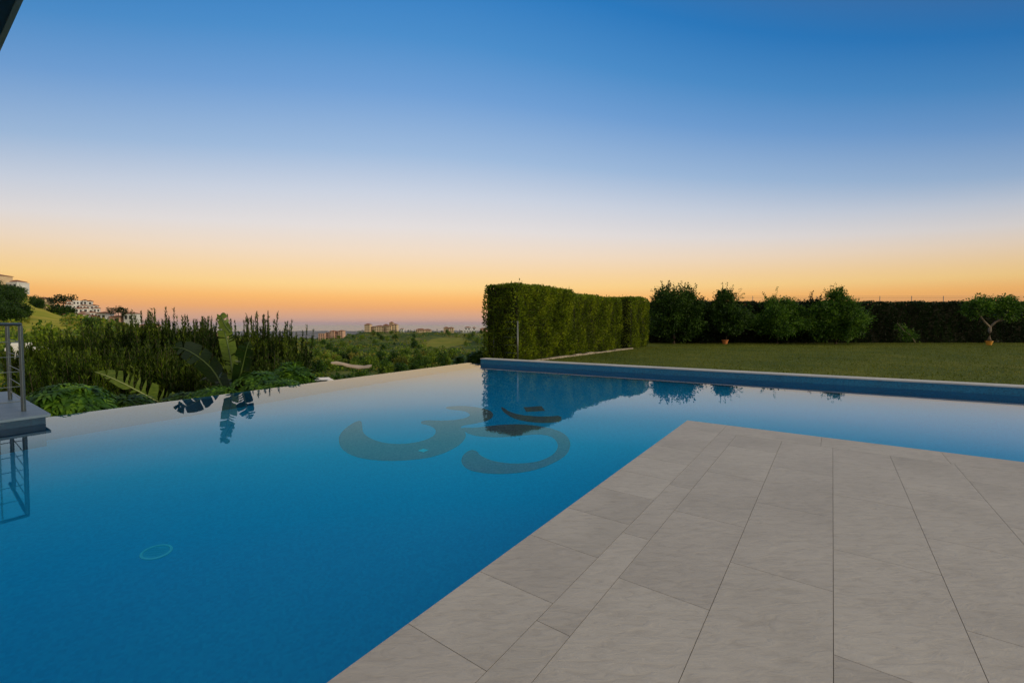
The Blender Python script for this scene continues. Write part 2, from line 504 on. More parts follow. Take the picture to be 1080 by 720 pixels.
def ground(x, y):
    """height of the terrain (without bumps) at x, y"""
    x = np.asarray(x, float); y = np.asarray(y, float)
    a = np.arctan2(x, np.maximum(y, 1e-3)); a = np.clip(a, TA[0], TA[-1])
    ld = np.log(np.clip(y, 0, 7600) + 8)
    i = np.clip(np.searchsorted(TA, a) - 1, 0, len(TA) - 2)
    j = np.clip(np.searchsorted(LD, ld) - 1, 0, len(LD) - 2)
    u = np.clip((a - TA[i]) / (TA[i + 1] - TA[i]), 0, 1); u = u * u * (3 - 2 * u)
    v = np.clip((ld - LD[j]) / (LD[j + 1] - LD[j]), 0, 1); v = v * v * (3 - 2 * v) * 0.5 + v * 0.5
    return (TT[i, j] * (1 - u) * (1 - v) + TT[i + 1, j] * u * (1 - v) + TT[i, j + 1] * (1 - u) * v + TT[i + 1, j + 1] * u * v)


def bumps(x, y):
    s = np.clip((y - 120) / 300, 0, 1)
    return s * (1.1 * np.sin(x / 17 + 1.3 * np.sin(y / 31)) * np.sin(y / 23 + 0.7) + 0.6 * np.sin(x / 7.3 + y / 11) * np.sin(y / 9.1 - x / 15))


ang = np.concatenate([np.linspace(R(-180), TA[0], 10)[:-1], np.linspace(TA[0], TA[-1], 260), np.linspace(TA[-1], R(180), 10)[1:]])
rad = np.concatenate([[0.5], np.geomspace(3, 12000, 230)])
verts = []
for r_ in rad:
    for a in ang:
        x = r_ * math.sin(a); y = r_ * math.cos(a)
        z = float(ground(x, abs(y) if abs(a) > R(89) else y)) if y > 0 else float(ground(x, 0.0))
        verts.append((x, y, z))
verts = np.array(verts)
verts[:, 2] += bumps(verts[:, 0], verts[:, 1])
far = np.hypot(verts[:, 0], verts[:, 1]) > 8600
verts[far, 2] = -135
na = len(ang)
faces = [(i * na + k_, i * na + k_ + 1, (i + 1) * na + k_ + 1, (i + 1) * na + k_) for i in range(len(rad) - 1) for k_ in range(na - 1)]
tb = MB(); tb.add(verts, faces)


def terrain_mat():
    m = mat('hillside_ground', (0.08, 0.1, 0.03), 0.95, 0.1)
    nt, b, N, L = nodes(m)
    tc = N('ShaderNodeTexCoord')
    n1 = N('ShaderNodeTexNoise'); n1.inputs['Scale'].default_value = 0.018; n1.inputs['Detail'].default_value = 8; n1.inputs['Roughness'].default_value = 0.65
    n2 = N('ShaderNodeTexNoise'); n2.inputs['Scale'].default_value = 0.15; n2.inputs['Detail'].default_value = 6
    L(tc.outputs['Object'], n1.inputs[0]); L(tc.outputs['Object'], n2.inputs[0])
    r1 = ramp(nt, [(0.35, (0.03, 0.06, 0.006)), (0.5, (0.06, 0.10, 0.012)), (0.60, (0.15, 0.16, 0.025)), (0.72, (0.32, 0.24, 0.07))])
    L(n1.outputs['Fac'], r1.inputs[0])
    r2 = ramp(nt, [(0.3, (0.5, 0.55, 0.5)), (0.7, (1.25, 1.2, 1.1))])
    L(n2.outputs['Fac'], r2.inputs[0])
    mx = N('ShaderNodeMix'); mx.data_type = 'RGBA'; mx.blend_type = 'MULTIPLY'; mx.inputs[0].default_value = 1
    L(r1.outputs[0], mx.inputs[6]); L(r2.outputs[0], mx.inputs[7])
    # open meadow on the near left hill
    sp = N('ShaderNodeSeparateXYZ'); L(tc.outputs['Object'], sp.inputs[0])

    def mn(op, a, b_=None, c=None):
        q = N('ShaderNodeMath'); q.operation = op
        for i, x in enumerate((a, b_, c)):
            if x is None: continue
            if isinstance(x, (int, float)): q.inputs[i].default_value = x
            else: L(x, q.inputs[i])
        return q.outputs[0]
    cx, cy, rx, ry = -258, 250, 34, 110
    dx = mn('DIVIDE', mn('SUBTRACT', sp.outputs[0], mn('MULTIPLY_ADD', sp.outputs[1], -1.0, cx + cy)), rx)
    dy = mn('DIVIDE', mn('SUBTRACT', sp.outputs[1], cy), ry)
    d = mn('ADD', mn('MULTIPLY', dx, dx), mn('MULTIPLY', dy, dy))
    d = mn('ADD', d, mn('MULTIPLY', mn('SUBTRACT', n2.outputs['Fac'], 0.5), 1.2))
    rm = ramp(nt, [(0.75, (1, 1, 1)), (1.0, (0, 0, 0))]); L(d, rm.inputs[0])
    n3 = N('ShaderNodeTexNoise'); n3.inputs['Scale'].default_value = 0.06; n3.inputs['Detail'].default_value = 6; L(tc.outputs['Object'], n3.inputs[0])
    r3 = ramp(nt, [(0.35, (0.26, 0.28, 0.015)), (0.65, (0.45, 0.36, 0.04))]); L(n3.outputs['Fac'], r3.inputs[0])
    dx2 = mn('DIVIDE', mn('SUBTRACT', sp.outputs[0], -84), 26)
    dy2 = mn('DIVIDE', mn('SUBTRACT', sp.outputs[1], 560), 95)
    d2_ = mn('ADD', mn('ADD', mn('MULTIPLY', dx2, dx2), mn('MULTIPLY', dy2, dy2)), mn('MULTIPLY', mn('SUBTRACT', n1.outputs['Fac'], 0.5), 5.0))
    rm2 = ramp(nt, [(0.7, (1, 1, 1)), (1.0, (0, 0, 0))]); L(d2_, rm2.inputs[0])
    rmx = mn('MAXIMUM', rm.outputs[0], mn('MULTIPLY', rm2.outputs[0], 0.45))
    m3 = N('ShaderNodeMix'); m3.data_type = 'RGBA'
    L(rmx, m3.inputs[0]); L(mx.outputs[2], m3.inputs[6]); L(r3.outputs[0], m3.inputs[7])
    # grey developed coast far away
    fr = N('ShaderNodeMapRange'); fr.inputs[1].default_value = 1100; fr.inputs[2].default_value = 2200; L(sp.outputs[1], fr.inputs[0])
    n4 = N('ShaderNodeTexNoise'); n4.inputs['Scale'].default_value = 0.012; n4.inputs['Detail'].default_value = 8; L(tc.outputs['Object'], n4.inputs[0])
    r4 = ramp(nt, [(0.42, (0.10, 0.11, 0.11)), (0.52, (0.14, 0.14, 0.15)), (0.62, (0.42, 0.38, 0.36))]); L(n4.outputs['Fac'], r4.inputs[0])
    m4 = N('ShaderNodeMix'); m4.data_type = 'RGBA'
    L(fr.outputs[0], m4.inputs[0]); L(m3.outputs[2], m4.inputs[6]); L(r4.outputs[0], m4.inputs[7])
    L(m4.outputs[2], b.inputs['Base Color'])
    return m


M['terrain'] = terrain_mat()
tag(tb.build('terrain', M['terrain'], smooth=True), kind='structure')

ms = mat('sea_water', (0.05, 0.09, 0.14), 0.25, 0.5)
ms.node_tree.nodes['Principled BSDF'].inputs['IOR'].default_value = 1.33
sb = MB(); nseg = 96
sb.add([(0, 0, -121)] + [(38000 * math.cos(2 * math.pi * i / nseg), 38000 * math.sin(2 * math.pi * i / nseg), -121) for i in range(nseg)], [(0, i + 1, (i + 1) % nseg + 1) for i in range(nseg)])
tag(sb.build('sea', ms), kind='structure')

# ------------------------------------------------------------------ pool geometry
P1 = on(51, 442, 0)[:2]; P2 = on(497, 383, 0)[:2]
INF = (P2 - P1) / np.linalg.norm(P2 - P1)            # along the overflow edge, towards the far corner
INN = np.array([-INF[1], INF[0]])                    # outward, to the garden
WA = on(510, 378, 0.17)[:2]; WB = on(1080, 407.5, 0.17)[:2]
WD = (WB - WA) / np.linalg.norm(WB - WA)             # along the far wall, to the right
WN = np.array([-WD[1], WD[0]])                       # away from the pool
DC = on(725, 443, 0.075)[:2]                         # deck corner
DU = np.array([0.553, 0.833]); DU /= np.linalg.norm(DU)   # along the deck edge, away from the camera
DV = (on(1080, 487, 0.075)[:2] - DC); DV /= np.linalg.norm(DV)
DE = DU


def cross_pt(a, d, b, e):
    A = np.array([[d[0], -e[0]], [d[1], -e[1]]]); t = np.linalg.solve(A, b - a)
    return a + t[0] * d


K = cross_pt(P1, INF, WA, WD)                        # far left corner of the water
FLOOR = -1.45
i0 = K - INF * 26
w1 = WA + WD * 26
fl = [i0 - INN * 0.1 + INN * 0.15, K + WN * 0.1, w1 + WN * 0.1, np.array([30.0, -9.0]), np.array([-10.0, -14.0])]

# basin floor
b = MB(); b.prism([tuple(p_) for p_ in fl][::-1], FLOOR - 0.25, FLOOR)
tag(b.build('pool_floor', M['mosaic']), kind='structure')
# overflow weir: wall whose top lies just under the water film
b = MB(); q0, q1 = i0, K + INF * 0.05
b.prism([tuple(q0), tuple(q1), tuple(q1 + INN * 0.22), tuple(q0 + INN * 0.22)], -3.6, -0.012)
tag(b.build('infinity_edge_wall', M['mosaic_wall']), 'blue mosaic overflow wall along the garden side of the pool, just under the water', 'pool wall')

# far pool wall with pale coping
t = thing('raised_pool_wall', 'low blue mosaic wall with pale stone coping between the pool and the lawn', 'pool wall', (WA[0], WA[1], 0))
b = MB(); s0 = np.array([0.0, 0.0]) - WD * 0.12; s1 = WD * 26
b.prism([tuple(s0), tuple(s1), tuple(s1 + WN * 0.30), tuple(s0 + WN * 0.30)], FLOOR - 0.3, 0.14)
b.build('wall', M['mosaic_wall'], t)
b = MB(); b.prism([tuple(s0 - WN * 0.015 - WD * 0.015), tuple(s1 - WN * 0.015), tuple(s1 + WN * 0.33), tuple(s0 + WN * 0.33 - WD * 0.015)], 0.14, 0.17)
b.build('coping', M['coping'], t, bevel=0.006)

# deck
dk = MB()
Ltot, Wtot = 9.5, 14.0


DU2 = np.array([0.5675, 0.8234])


def dp(u, v, z):
    k_ = min(max(v / 0.9, 0), 1)
    p_ = DC + (DU * (1 - k_) + DU2 * k_) * u + DV * v
    return (p_[0], p_[1], z)


def dquad(mb, u0, u1, v0, v1, z, mi):
    g = 0.0009
    g1 = 0.0006
    u0, u1 = min(u0, u1) + g, max(u0, u1) - g
    v0, v1 = v0 + g1, v1 - g1
    c = 0.0007
    top = [dp(u0 + c, v0 + c, z), dp(u1 - c, v0 + c, z), dp(u1 - c, v1 - c, z), dp(u0 + c, v1 - c, z)]
    bot = [dp(u0, v0, z - 0.012), dp(u1, v0, z - 0.012), dp(u1, v1, z - 0.012), dp(u0, v1, z - 0.012)]
    mb.add(top + bot, [(3, 2, 1, 0), (0, 1, 5, 4), (1, 2, 6, 5), (2, 3, 7, 6), (3, 0, 4, 7)], mi)


dk.prism([dp(0, 0, 0)[:2], dp(-Ltot, 0, 0)[:2], dp(-Ltot, Wtot, 0)[:2], dp(0, Wtot, 0)[:2]], FLOOR - 0.2, 0.069, 0)
dkt = MB()
ZT = 0.075
B0 = 0.47           # border width
# far border
v = 0.0; kk = 0
while v < Wtot - 0.01:
    w_ = 0.95 if kk else B0
    v2 = min(v + w_, Wtot)
    dquad(dkt, -B0, 0, v, v2, ZT, 1); v = v2; kk += 1
# left border
u = -B0
while u > -Ltot + 0.01:
    u2 = max(u - 0.48, -Ltot); dquad(dkt, u2, u, 0, B0, ZT, 1); u = u2
lines = [B0, B0 + 0.175]
while lines[-1] < Wtot: lines.append(min(lines[-1] + 0.437, Wtot))
for i in range(len(lines) - 1):
    first = -0.51 if i % 2 == 0 else -1.0
    if i == 0: first = -0.53
    u = -B0; cut = first
    if abs(cut - u) < 0.12: cut -= 0.98
    while u > -Ltot + 0.01:
        u2 = max(cut, -Ltot); dquad(dkt, u2, u, lines[i], lines[i + 1], ZT, 1); u = u2; cut -= 0.98
dk.v += dkt.v; dk.f += [[i + dk.n for i in f] for f in dkt.f]; dk.mi += dkt.mi
o = dk.build('pool_deck', [M['grout'], M['tile']]); tag(o, kind='structure')

# water body
wm = bpy.data.materials.new('pool_water'); wm.use_nodes = True
nt = wm.node_tree
for n in list(nt.nodes): nt.nodes.remove(n)
va = nt.nodes.new('ShaderNodeVolumeAbsorption'); va.inputs['Color'].default_value = (0.0, 0.84, 0.985, 1); va.inputs['Density'].default_value = 0.18
tcw = nt.nodes.new('ShaderNodeTexCoord')
nz = nt.nodes.new('ShaderNodeTexNoise'); nz.inputs['Scale'].default_value = 1.1; nz.inputs['Detail'].default_value = 2
bpw = nt.nodes.new('ShaderNodeBump'); bpw.inputs['Strength'].default_value = 0.04; bpw.inputs['Distance'].default_value = 0.02
ow = nt.nodes.new('ShaderNodeOutputMaterial')
refr = nt.nodes.new('ShaderNodeBsdfRefraction'); refr.inputs['IOR'].default_value = 1.333; refr.inputs['Roughness'].default_value = 0.0
glo = nt.nodes.new('ShaderNodeBsdfGlossy'); glo.inputs['Roughness'].default_value = 0.0
fr = nt.nodes.new('ShaderNodeFresnel'); fr.inputs['IOR'].default_value = 1.333
g_ = lambda v: (v, v, v)
rf = ramp(nt, [(0, g_(0.0)), (0.02, g_(0.02)), (0.05, g_(0.06)), (0.12, g_(0.13)), (0.22, g_(0.19)), (0.30, g_(0.23)), (0.38, g_(0.36)), (0.5, g_(0.50)), (0.7, g_(0.68)), (1, g_(1))])
rc = ramp(nt, [(0.0, (0.25, 0.8, 1)), (0.12, (0.02, 0.80, 1.0)), (0.22, (0.10, 0.82, 1.0)), (0.36, (0.66, 0.87, 1)), (0.5, (0.84, 0.89, 1))])
mxw = nt.nodes.new('ShaderNodeMixShader')
lk = nt.links.new
lk(tcw.outputs['Object'], nz.inputs[0]); lk(nz.outputs['Fac'], bpw.inputs['Height'])
for q_ in (refr, glo, fr): lk(bpw.outputs[0], q_.inputs['Normal'])
lk(fr.outputs[0], rf.inputs[0]); lk(fr.outputs[0], rc.inputs[0]); lk(rc.outputs[0], glo.inputs['Color'])
lk(rf.outputs[0], mxw.inputs[0]); lk(refr.outputs[0], mxw.inputs[1]); lk(glo.outputs[0], mxw.inputs[2])
lk(mxw.outputs[0], ow.inputs['Surface']); lk(va.outputs[0], ow.inputs['Volume'])
b = MB()
wa = i0 + INN * 0.21; wb = cross_pt(P1 + INN * 0.21, INF, WA + WN * 0.03, WD); wc = w1 + WN * 0.03
e0 = DC + DV * 0.03 - DU * 0.03
wd = DC - DU * 0.03 + DV * 13.0; we = e0; wf = e0 - DU * 9.3
wg = np.array([-8.0, -9.0])
b.prism([tuple(q) for q in [wa, wg, wf, we, wd, wc + WD * 0, wb]], FLOOR - 0.1, 0.0)
tag(b.build('pool_water', wm), kind='structure')


# ------------------------------------------------------------------ things on the pool floor (seen through the water)
def through(px, py, zf):
    """where the line of sight meets the pool floor after bending at the water"""
    a = on(px, py, 0); d = ray(px, py); d = d / np.linalg.norm(d)
    h = d[:2]; s = np.linalg.norm(h)
    st = s / 1.333; tt = st / math.sqrt(1 - st * st)
    return a[:2] + h / s * tt * (0 - zf)


def smooth_poly(pts, it=2):
    for _ in range(it):
        q = []
        for i in range(len(pts)):
            a, b_ = np.array(pts[i]), np.array(pts[(i + 1) % len(pts)])
            q += [a * 0.75 + b_ * 0.25, a * 0.25 + b_ * 0.75]
        pts = q
    return pts


three = [(469, 428.5), (490, 427.5), (508, 430), (518, 433), (521, 438), (516, 443), (503, 446), (484, 449), (489, 453), (492, 459), (488, 466), (480, 472), (465, 479), (447, 483.5), (415, 486), (389, 484.5), (370, 480), (360, 473), (357, 465), (358, 457.6), (368, 448), (381, 442), (382, 449), (383, 458), (399, 466), (422.6, 468.5), (446, 465), (459, 459), (460, 452), (452, 448), (443, 446.5), (446, 442.5), (465, 443.5), (483, 442.5), (496, 439), (495, 435), (486, 432.5), (472, 431.5)]
tail = [(484, 450.5), (500, 451), (515, 449), (530, 447.5), (548, 447), (565, 448.5), (582, 451.5), (594, 456), (600, 462), (602, 469), (598, 480), (578.5, 490.7), (556, 497.5), (524, 500), (497, 496.7), (487, 490), (486.5, 481), (495.5, 473.7), (503, 475), (506, 480), (519, 486), (541.5, 489), (567, 487), (583, 480), (589, 472), (587, 464), (580, 459), (566, 457.5), (548, 459), (528, 461), (505, 460), (493, 457)]
cres = [(528, 429), (531, 429.5), (537, 434), (549, 437.4), (567, 439), (580, 438.8), (592, 438), (592, 444.4), (580, 445.6), (569.6, 445.8), (552, 443.8), (540, 440.4), (531, 434.4)]
dot = [(552, 429.3), (571, 428), (575, 433), (555, 434)]
t = thing('floor_emblem', 'large dark mosaic om symbol laid in the blue pool floor', 'mosaic emblem', (*through(480, 460, FLOOR), FLOOR))
org = np.array(t.location)
for nm, pl, it in (('numeral_stroke', three, 2), ('tail_stroke', tail, 2), ('crescent', cres, 1), ('dot', dot, 0)):
    pts = [through(x, y, FLOOR + 0.006) - org[:2] for x, y in smooth_poly(pl, it)]
    b = MB()
    area = sum(pts[i][0] * pts[(i + 1) % len(pts)][1] - pts[(i + 1) % len(pts)][0] * pts[i][1] for i in range(len(pts)))
    if area < 0: pts = pts[::-1]
    b.prism([tuple(q) for q in pts], -0.01, 0.006)
    b.build(nm, M['mosaic_dark'], t)

M['drain_white'] = mat('white_plastic', (0.10, 0.80, 0.95), 0.4)
M['drain_grey'] = mat('blue_plastic', (0.02, 0.54, 0.82), 0.4)
M['drain_slot'] = mat('pale_blue_plastic', (0.04, 0.62, 0.88), 0.4)
dpos = through(165, 582, FLOOR)
t = thing('floor_drain', 'round pale rimmed drain in the blue pool floor', 'drain', (dpos[0], dpos[1], FLOOR))
t.scale = (0.76, 0.76, 1)
b = MB(); b.lathe([(0.145, 0.001), (0.142, 0.012), (0.118, 0.014), (0.115, 0.003)], seg=40); b.build('rim', M['drain_white'], t, smooth=False)
b = MB(); b.lathe([(0.0005, 0.009), (0.113, 0.004)], seg=40); b.build('cover', M['drain_grey'], t)
b = MB()
for i in range(-2, 3):
    hw_ = math.sqrt(0.085 ** 2 - (i * 0.03) ** 2); b.box((-hw_, i * 0.03 - 0.005, 0.009), (hw_, i * 0.03 + 0.005, 0.013))
b.build('grille', M['drain_slot'], t)
q = through(446.5, 475, FLOOR)
t = tag(MB().box((-0.05, -0.05, 0.0065), (0.05, 0.05, 0.012)).build('suction_cover', M['drain_white'], bevel=0.002), 'small square pale cover on the lower bowl of the floor emblem', 'pool fitting')
t.location = (q[0], q[1], FLOOR + 0.001); t.rotation_euler = (0, 0, R(-33))

# ------------------------------------------------------------------ lawn
LZ = -0.075


def lawn_mat():
    m = mat('mown_grass', (0.08, 0.11, 0.02), 0.9, 0.15)
    nt, b, N, L = nodes(m)
    tc = N('ShaderNodeTexCoord')
    n1 = N('ShaderNodeTexNoise'); n1.inputs['Scale'].default_value = 0.35; n1.inputs['Detail'].default_value = 5
    n2 = N('ShaderNodeTexNoise'); n2.inputs['Scale'].default_value = 6; n2.inputs['Detail'].default_value = 8; n2.inputs['Roughness'].default_value = 0.75
    L(tc.outputs['Object'], n1.inputs[0]); L(tc.outputs['Object'], n2.inputs[0])
    r1 = ramp(nt, [(0.35, (0.08, 0.11, 0.007)), (0.6, (0.13, 0.15, 0.012)), (0.75, (0.20, 0.185, 0.028))]); L(n1.outputs['Fac'], r1.inputs[0])
    r2 = ramp(nt, [(0.3, (0.35, 0.4, 0.3)), (0.6, (1.05, 1.05, 0.95))]); L(n2.outputs['Fac'], r2.inputs[0])
    mx = N('ShaderNodeMix'); mx.data_type = 'RGBA'; mx.blend_type = 'MULTIPLY'; mx.inputs[0].default_value = 1
    L(r1.outputs[0], mx.inputs[6]); L(r2.outputs[0], mx.inputs[7]); L(mx.outputs[2], b.inputs['Base Color'])
    bp = N('ShaderNodeBump'); bp.inputs['Strength'].default_value = 1; bp.inputs['Distance'].default_value = 0.05
    L(n2.outputs['Fac'], bp.inputs['Height']); L(bp.outputs[0], b.inputs['Normal'])
    return m


M['lawn'] = lawn_mat()
la = WA + WN * 0.28 - WD * 0.1
lawn_poly = [tuple(la), tuple(WA + WN * 0.28 + WD * 26), (44, 4), (44, 36.5), (5.5, 36.5), (-0.9, 18.2)]
b = MB(); b.prism(lawn_poly, -6.0, LZ); tag(b.build('lawn', M['lawn']), kind='structure')
# short blades standing over the lawn
HD = np.array([0.568, 0.823]); HN = np.array([0.823, -0.568])     # direction of the tall hedge and its lawn side
HC = np.array([0.167, 16.4])                                      # its near corner
n = 110000
u_ = rng.random(n) ** 1.3; X = rng.uniform(0, 44, n)
Yy = 6 + 27 * u_
pt = np.stack([X, Yy], 1)
ok = ((pt - WA) @ WN > 0.36) & ((pt - HC) @ HN > 0.25) & (np.abs(pt[:, 0] / pt[:, 1]) < 1.25)
pt = pt[ok]
P = np.column_stack([pt, np.full(len(pt), LZ - 0.01)])
D = np.column_stack([rng.normal(0, 0.5, (len(pt), 2)), np.ones(len(pt))])
M['blade'] = leafmat('grass_blade', (0.06, 0.085, 0.006), (0.12, 0.145, 0.011), (0.24, 0.23, 0.03), 0.4, 0.3)
tag(quads('grass', leaves(P, D, 0.055, 0.35), M['blade']), 'short mown grass blades covering the lawn behind the pool', 'grass', kind='stuff')


# ------------------------------------------------------------------ clipped hedges
def hedge(name, label, a, d, length, nrm_, thick, z0, z1, n, size, m, group=None, rough=0.05, top_n=0.3, tufts=0.0):
    """box hedge: a = near corner on the ground, runs along d; thickness goes to -nrm_"""
    t = thing(name, label, 'hedge', (a[0], a[1], z0), group)
    h = z1 - z0
    rg = np.random.default_rng(int(abs(a[0] * 100) + abs(a[1] * 10)))
    A_side = length * h; A_end = thick * h; A_top = length * thick
    tot = 2 * A_side + 2 * A_end + A_top
    which = rg.choice(5, n, p=np.array([A_side * 1.3, A_side * 0.7, A_end, A_end, A_top]) / tot)
    s = rg.random(n) * length; th = rg.random(n) * thick; zz = rg.random(n) * h
    nn = np.zeros((n, 3))
    n3 = np.array([nrm_[0], nrm_[1], 0]); d3 = np.array([d[0], d[1], 0])
    for kf, (vec) in enumerate((n3, -n3, -d3, d3, np.array([0, 0, 1]))):
        nn[which == kf] = vec
    th[which == 0] = 0; th[which == 1] = thick
    s[which == 2] = 0; s[which == 3] = length
    zz[which == 4] = h
    # rounded top edge and gentle waves from the shears
    wave = rough * np.where(which == 4, 0.5, 1.0) * (np.sin(s * 2.1 + zz * 1.3) + 0.9 * np.sin(s * 6.3 + 2 + zz) * np.sin(zz * 2.1 + s) + 0.6 * np.sin(th * 4) + 0.8 * np.sin(s * 11 + 3 * np.sin(zz * 1.5)))
    dep = rg.exponential(0.06, n) * rg.choice([1, 1, 2.5], n)
    P = np.column_stack([d[0] * s - nrm_[0] * th, d[1] * s - nrm_[1] * th, zz]) + nn * (wave - dep + 0.04)[:, None]
    edge = np.clip((zz - (h - 0.22)) / 0.22, 0, 1)
    P[:, :2] -= 0.0
    P -= nn * (0.09 * edge ** 2 * (which != 4))[:, None]
    V = leaves(P, nn * 0.9 + np.array([0, 0, 0.45]) + rg.normal(0, 0.45, (n, 3)), size, 0.5, rg=rg)
    if tufts:
        k = int(length * tufts)
        c = np.column_stack([rg.random(k) * length, rg.random(k) * thick])
        hh = rg.uniform(0.05, 0.22, k)
        Ps = []
        for (cs, ct), h_ in zip(c, hh):
            zq = np.linspace(0, h_, 9)
            Ps.append(np.column_stack([d[0] * cs - nrm_[0] * ct + zq * 0, d[1] * cs - nrm_[1] * ct + zq * 0, h - 0.02 + zq]))
        Ps = np.concatenate(Ps)
        V = np.concatenate([V, leaves(Ps, np.tile([0, 0, 1.0], (len(Ps), 1)) + rg.normal(0, 0.5, (len(Ps), 3)), size * 0.8, 0.4, rg=rg)])
    quads('foliage', V, m, t)
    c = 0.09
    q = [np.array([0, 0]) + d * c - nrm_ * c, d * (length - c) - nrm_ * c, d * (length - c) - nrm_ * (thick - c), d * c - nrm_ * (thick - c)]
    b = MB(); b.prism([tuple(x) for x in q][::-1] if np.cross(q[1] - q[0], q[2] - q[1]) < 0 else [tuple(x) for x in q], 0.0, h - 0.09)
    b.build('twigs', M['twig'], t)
    return t


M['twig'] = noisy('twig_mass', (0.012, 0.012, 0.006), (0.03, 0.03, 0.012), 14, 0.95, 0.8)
hedge('clipped_hedge', 'tall clipped green hedge with a square end nearest the pool', HC, HD, 4.35, HN, 1.45, LZ, 2.66, 42000, 0.085, M['leaf_hedge'], rough=0.04, tufts=7)
hedge('clipped_hedge', 'long clipped hedge in the middle of the row beside the lawn edging', HC + HD * 4.72 - HN * 0.20, HD, 5.55, HN, 1.4, LZ, 2.55, 36000, 0.085, M['leaf_hedge'], rough=0.045, tufts=5)
hedge('clipped_hedge', 'shorter far clipped hedge ending the row beside the dark round tree', HC + HD * 11.35 - HN * 0.02, HD, 2.8, HN, 1.4, LZ, 2.72, 18000, 0.09, M['leaf_hedge'], rough=0.05, tufts=4)
hedge('back_hedge', 'very long dark hedge across the far side of the lawn behind the trees', np.array([8.8, 33.0]), np.array([1.0, 0.0]), 31.0, np.array([0.0, -1.0]), 1.4, LZ, 2.72, 70000, 0.13, M['leaf_dark'], rough=0.07, tufts=2)

# stone edging along the foot of the hedge
b = MB(); s_ = 0.6
while s_ < 10.6:
    l_ = random.uniform(0.5, 0.75)
    A_ = HC + HD * s_ + HN * 0.16
    B_ = HC + HD * (s_ + l_ - 0.02) + HN * 0.16
    z_ = LZ + random.uniform(0.045, 0.09)
    b.prism([tuple(A_), tuple(A_ + HN * 0.14), tuple(B_ + HN * 0.14), tuple(B_)], LZ - 0.05, z_)
    s_ += l_
tag(b.build('stone_edging', M['edging'], bevel=0.01), 'low line of pale stones at the foot of the tall hedge', 'edging')

# wire fence by the end of the far pool wall
fp = at(546, 380, 15.9)
t = thing('wire_fence', 'thin metal post with wires in front of the tall hedge end', 'fence', (fp[0], fp[1], LZ))
hz = at(545, 338.5, 15.9)[2] - LZ
MB().tube([(0, 0, 0), (0, 0, hz)], 0.024, 12).build('post', M['steel_dark'], t, smooth=True)
e_ = at(521, 338.5, 17.1)
dx_, dy_ = e_[0] - fp[0], e_[1] - fp[1]
MB().tube([(dx_, dy_, -0.8), (dx_, dy_, hz)], 0.024, 12).build('post', M['steel_dark'], t, smooth=True)
for zz in (0.35, 0.62, 0.9, 1.2, hz - 0.02):
    MB().tube([(0, 0, zz), (dx_ * 0.5, dy_ * 0.5, zz - 0.006), (dx_, dy_, zz)], 0.004, 6).build('wire', M['steel_dark'], t)

# ------------------------------------------------------------------ trees and pots along the back of the lawn


def garden_tree(label, px, w_px, top_y, Y, m, n, size, trunk_h, trunk_r, lobes, group='trees in front of the long back hedge', base_z=LZ, limbs=4, bark='bark', name='garden_tree', cat='tree'):
    c = at(px, 341, Y)
    top = at(px, top_y, Y)[2]
    h = top - base_z; wd_ = w_px / F * Y * 1.12
    t = thing(name, label, cat, (c[0], Y, base_z), group)
    rg = np.random.default_rng(int(px * 7))
    LB = [(x * wd_ / 2, y * wd_ / 2, z * h, rx * wd_ / 2, rx * wd_ / 2, rz * h) for x, y, z, rx, rz in lobes]
    sub = []
    for (a0, a1, a2, b0, b1, b2) in LB:
        for _ in range(10):
            dd = unit(rg.normal(0, 1, 3)); dd[2] *= 0.95
            f_ = rg.uniform(0.30, 0.5)
            sub.append((a0 + dd[0] * b0 * 0.72, a1 + dd[1] * b1 * 0.72, a2 + dd[2] * b2 * 0.72, b0 * f_, b1 * f_, b2 * f_ * 1.1))
        sub.append((a0, a1, a2, b0 * .7, b1 * .7, b2 * .7))
    Vc = lobes_crown(sub, int(n * 2.8), size * 0.8, 0.5, rg=rg)
    Sp = []; Sd = []
    for _ in range(46):
        a0, a1, a2, b0, b1, b2 = LB[rg.integers(0, len(LB))]
        dd = unit(rg.normal(0, 1, 3) + [0, 0, 0.5]); ln = rg.uniform(0.25, 0.6)
        st_ = np.array([a0, a1, a2]) + dd * [b0, b1, b2] * 1.05
        q_ = np.linspace(0, 1, 16)
        Sp.append(st_ + np.outer(q_ * ln, unit(dd + [0, 0, 0.5])) + rg.normal(0, 0.035, (16, 3))); Sd.append(np.tile(dd, (16, 1)))
    Vc = np.concatenate([Vc, leaves(np.concatenate(Sp), np.concatenate(Sd), size * 0.75, 0.45, rg=rg)])
    quads('crown', Vc, m, t)
    b = MB()
    b.tube([(0, 0, 0), (0.03, 0.0, trunk_h * 0.5), (0, 0, trunk_h)], [trunk_r * 1.25, trunk_r, trunk_r * 0.85], 10)
    for i in range(limbs):
        L_ = LB[i % len(LB)]
        b.tube([(0, 0, trunk_h * 0.92), (L_[0] * 0.45, L_[1] * 0.45, trunk_h + (L_[2] - trunk_h) * 0.5), (L_[0] * 0.9, L_[1] * 0.9, L_[2] + L_[5] * 0.3)], [trunk_r * 0.7, trunk_r * 0.45, trunk_r * 0.15], 7)
    b.build('trunk', M[bark], t, smooth=True)
    return t


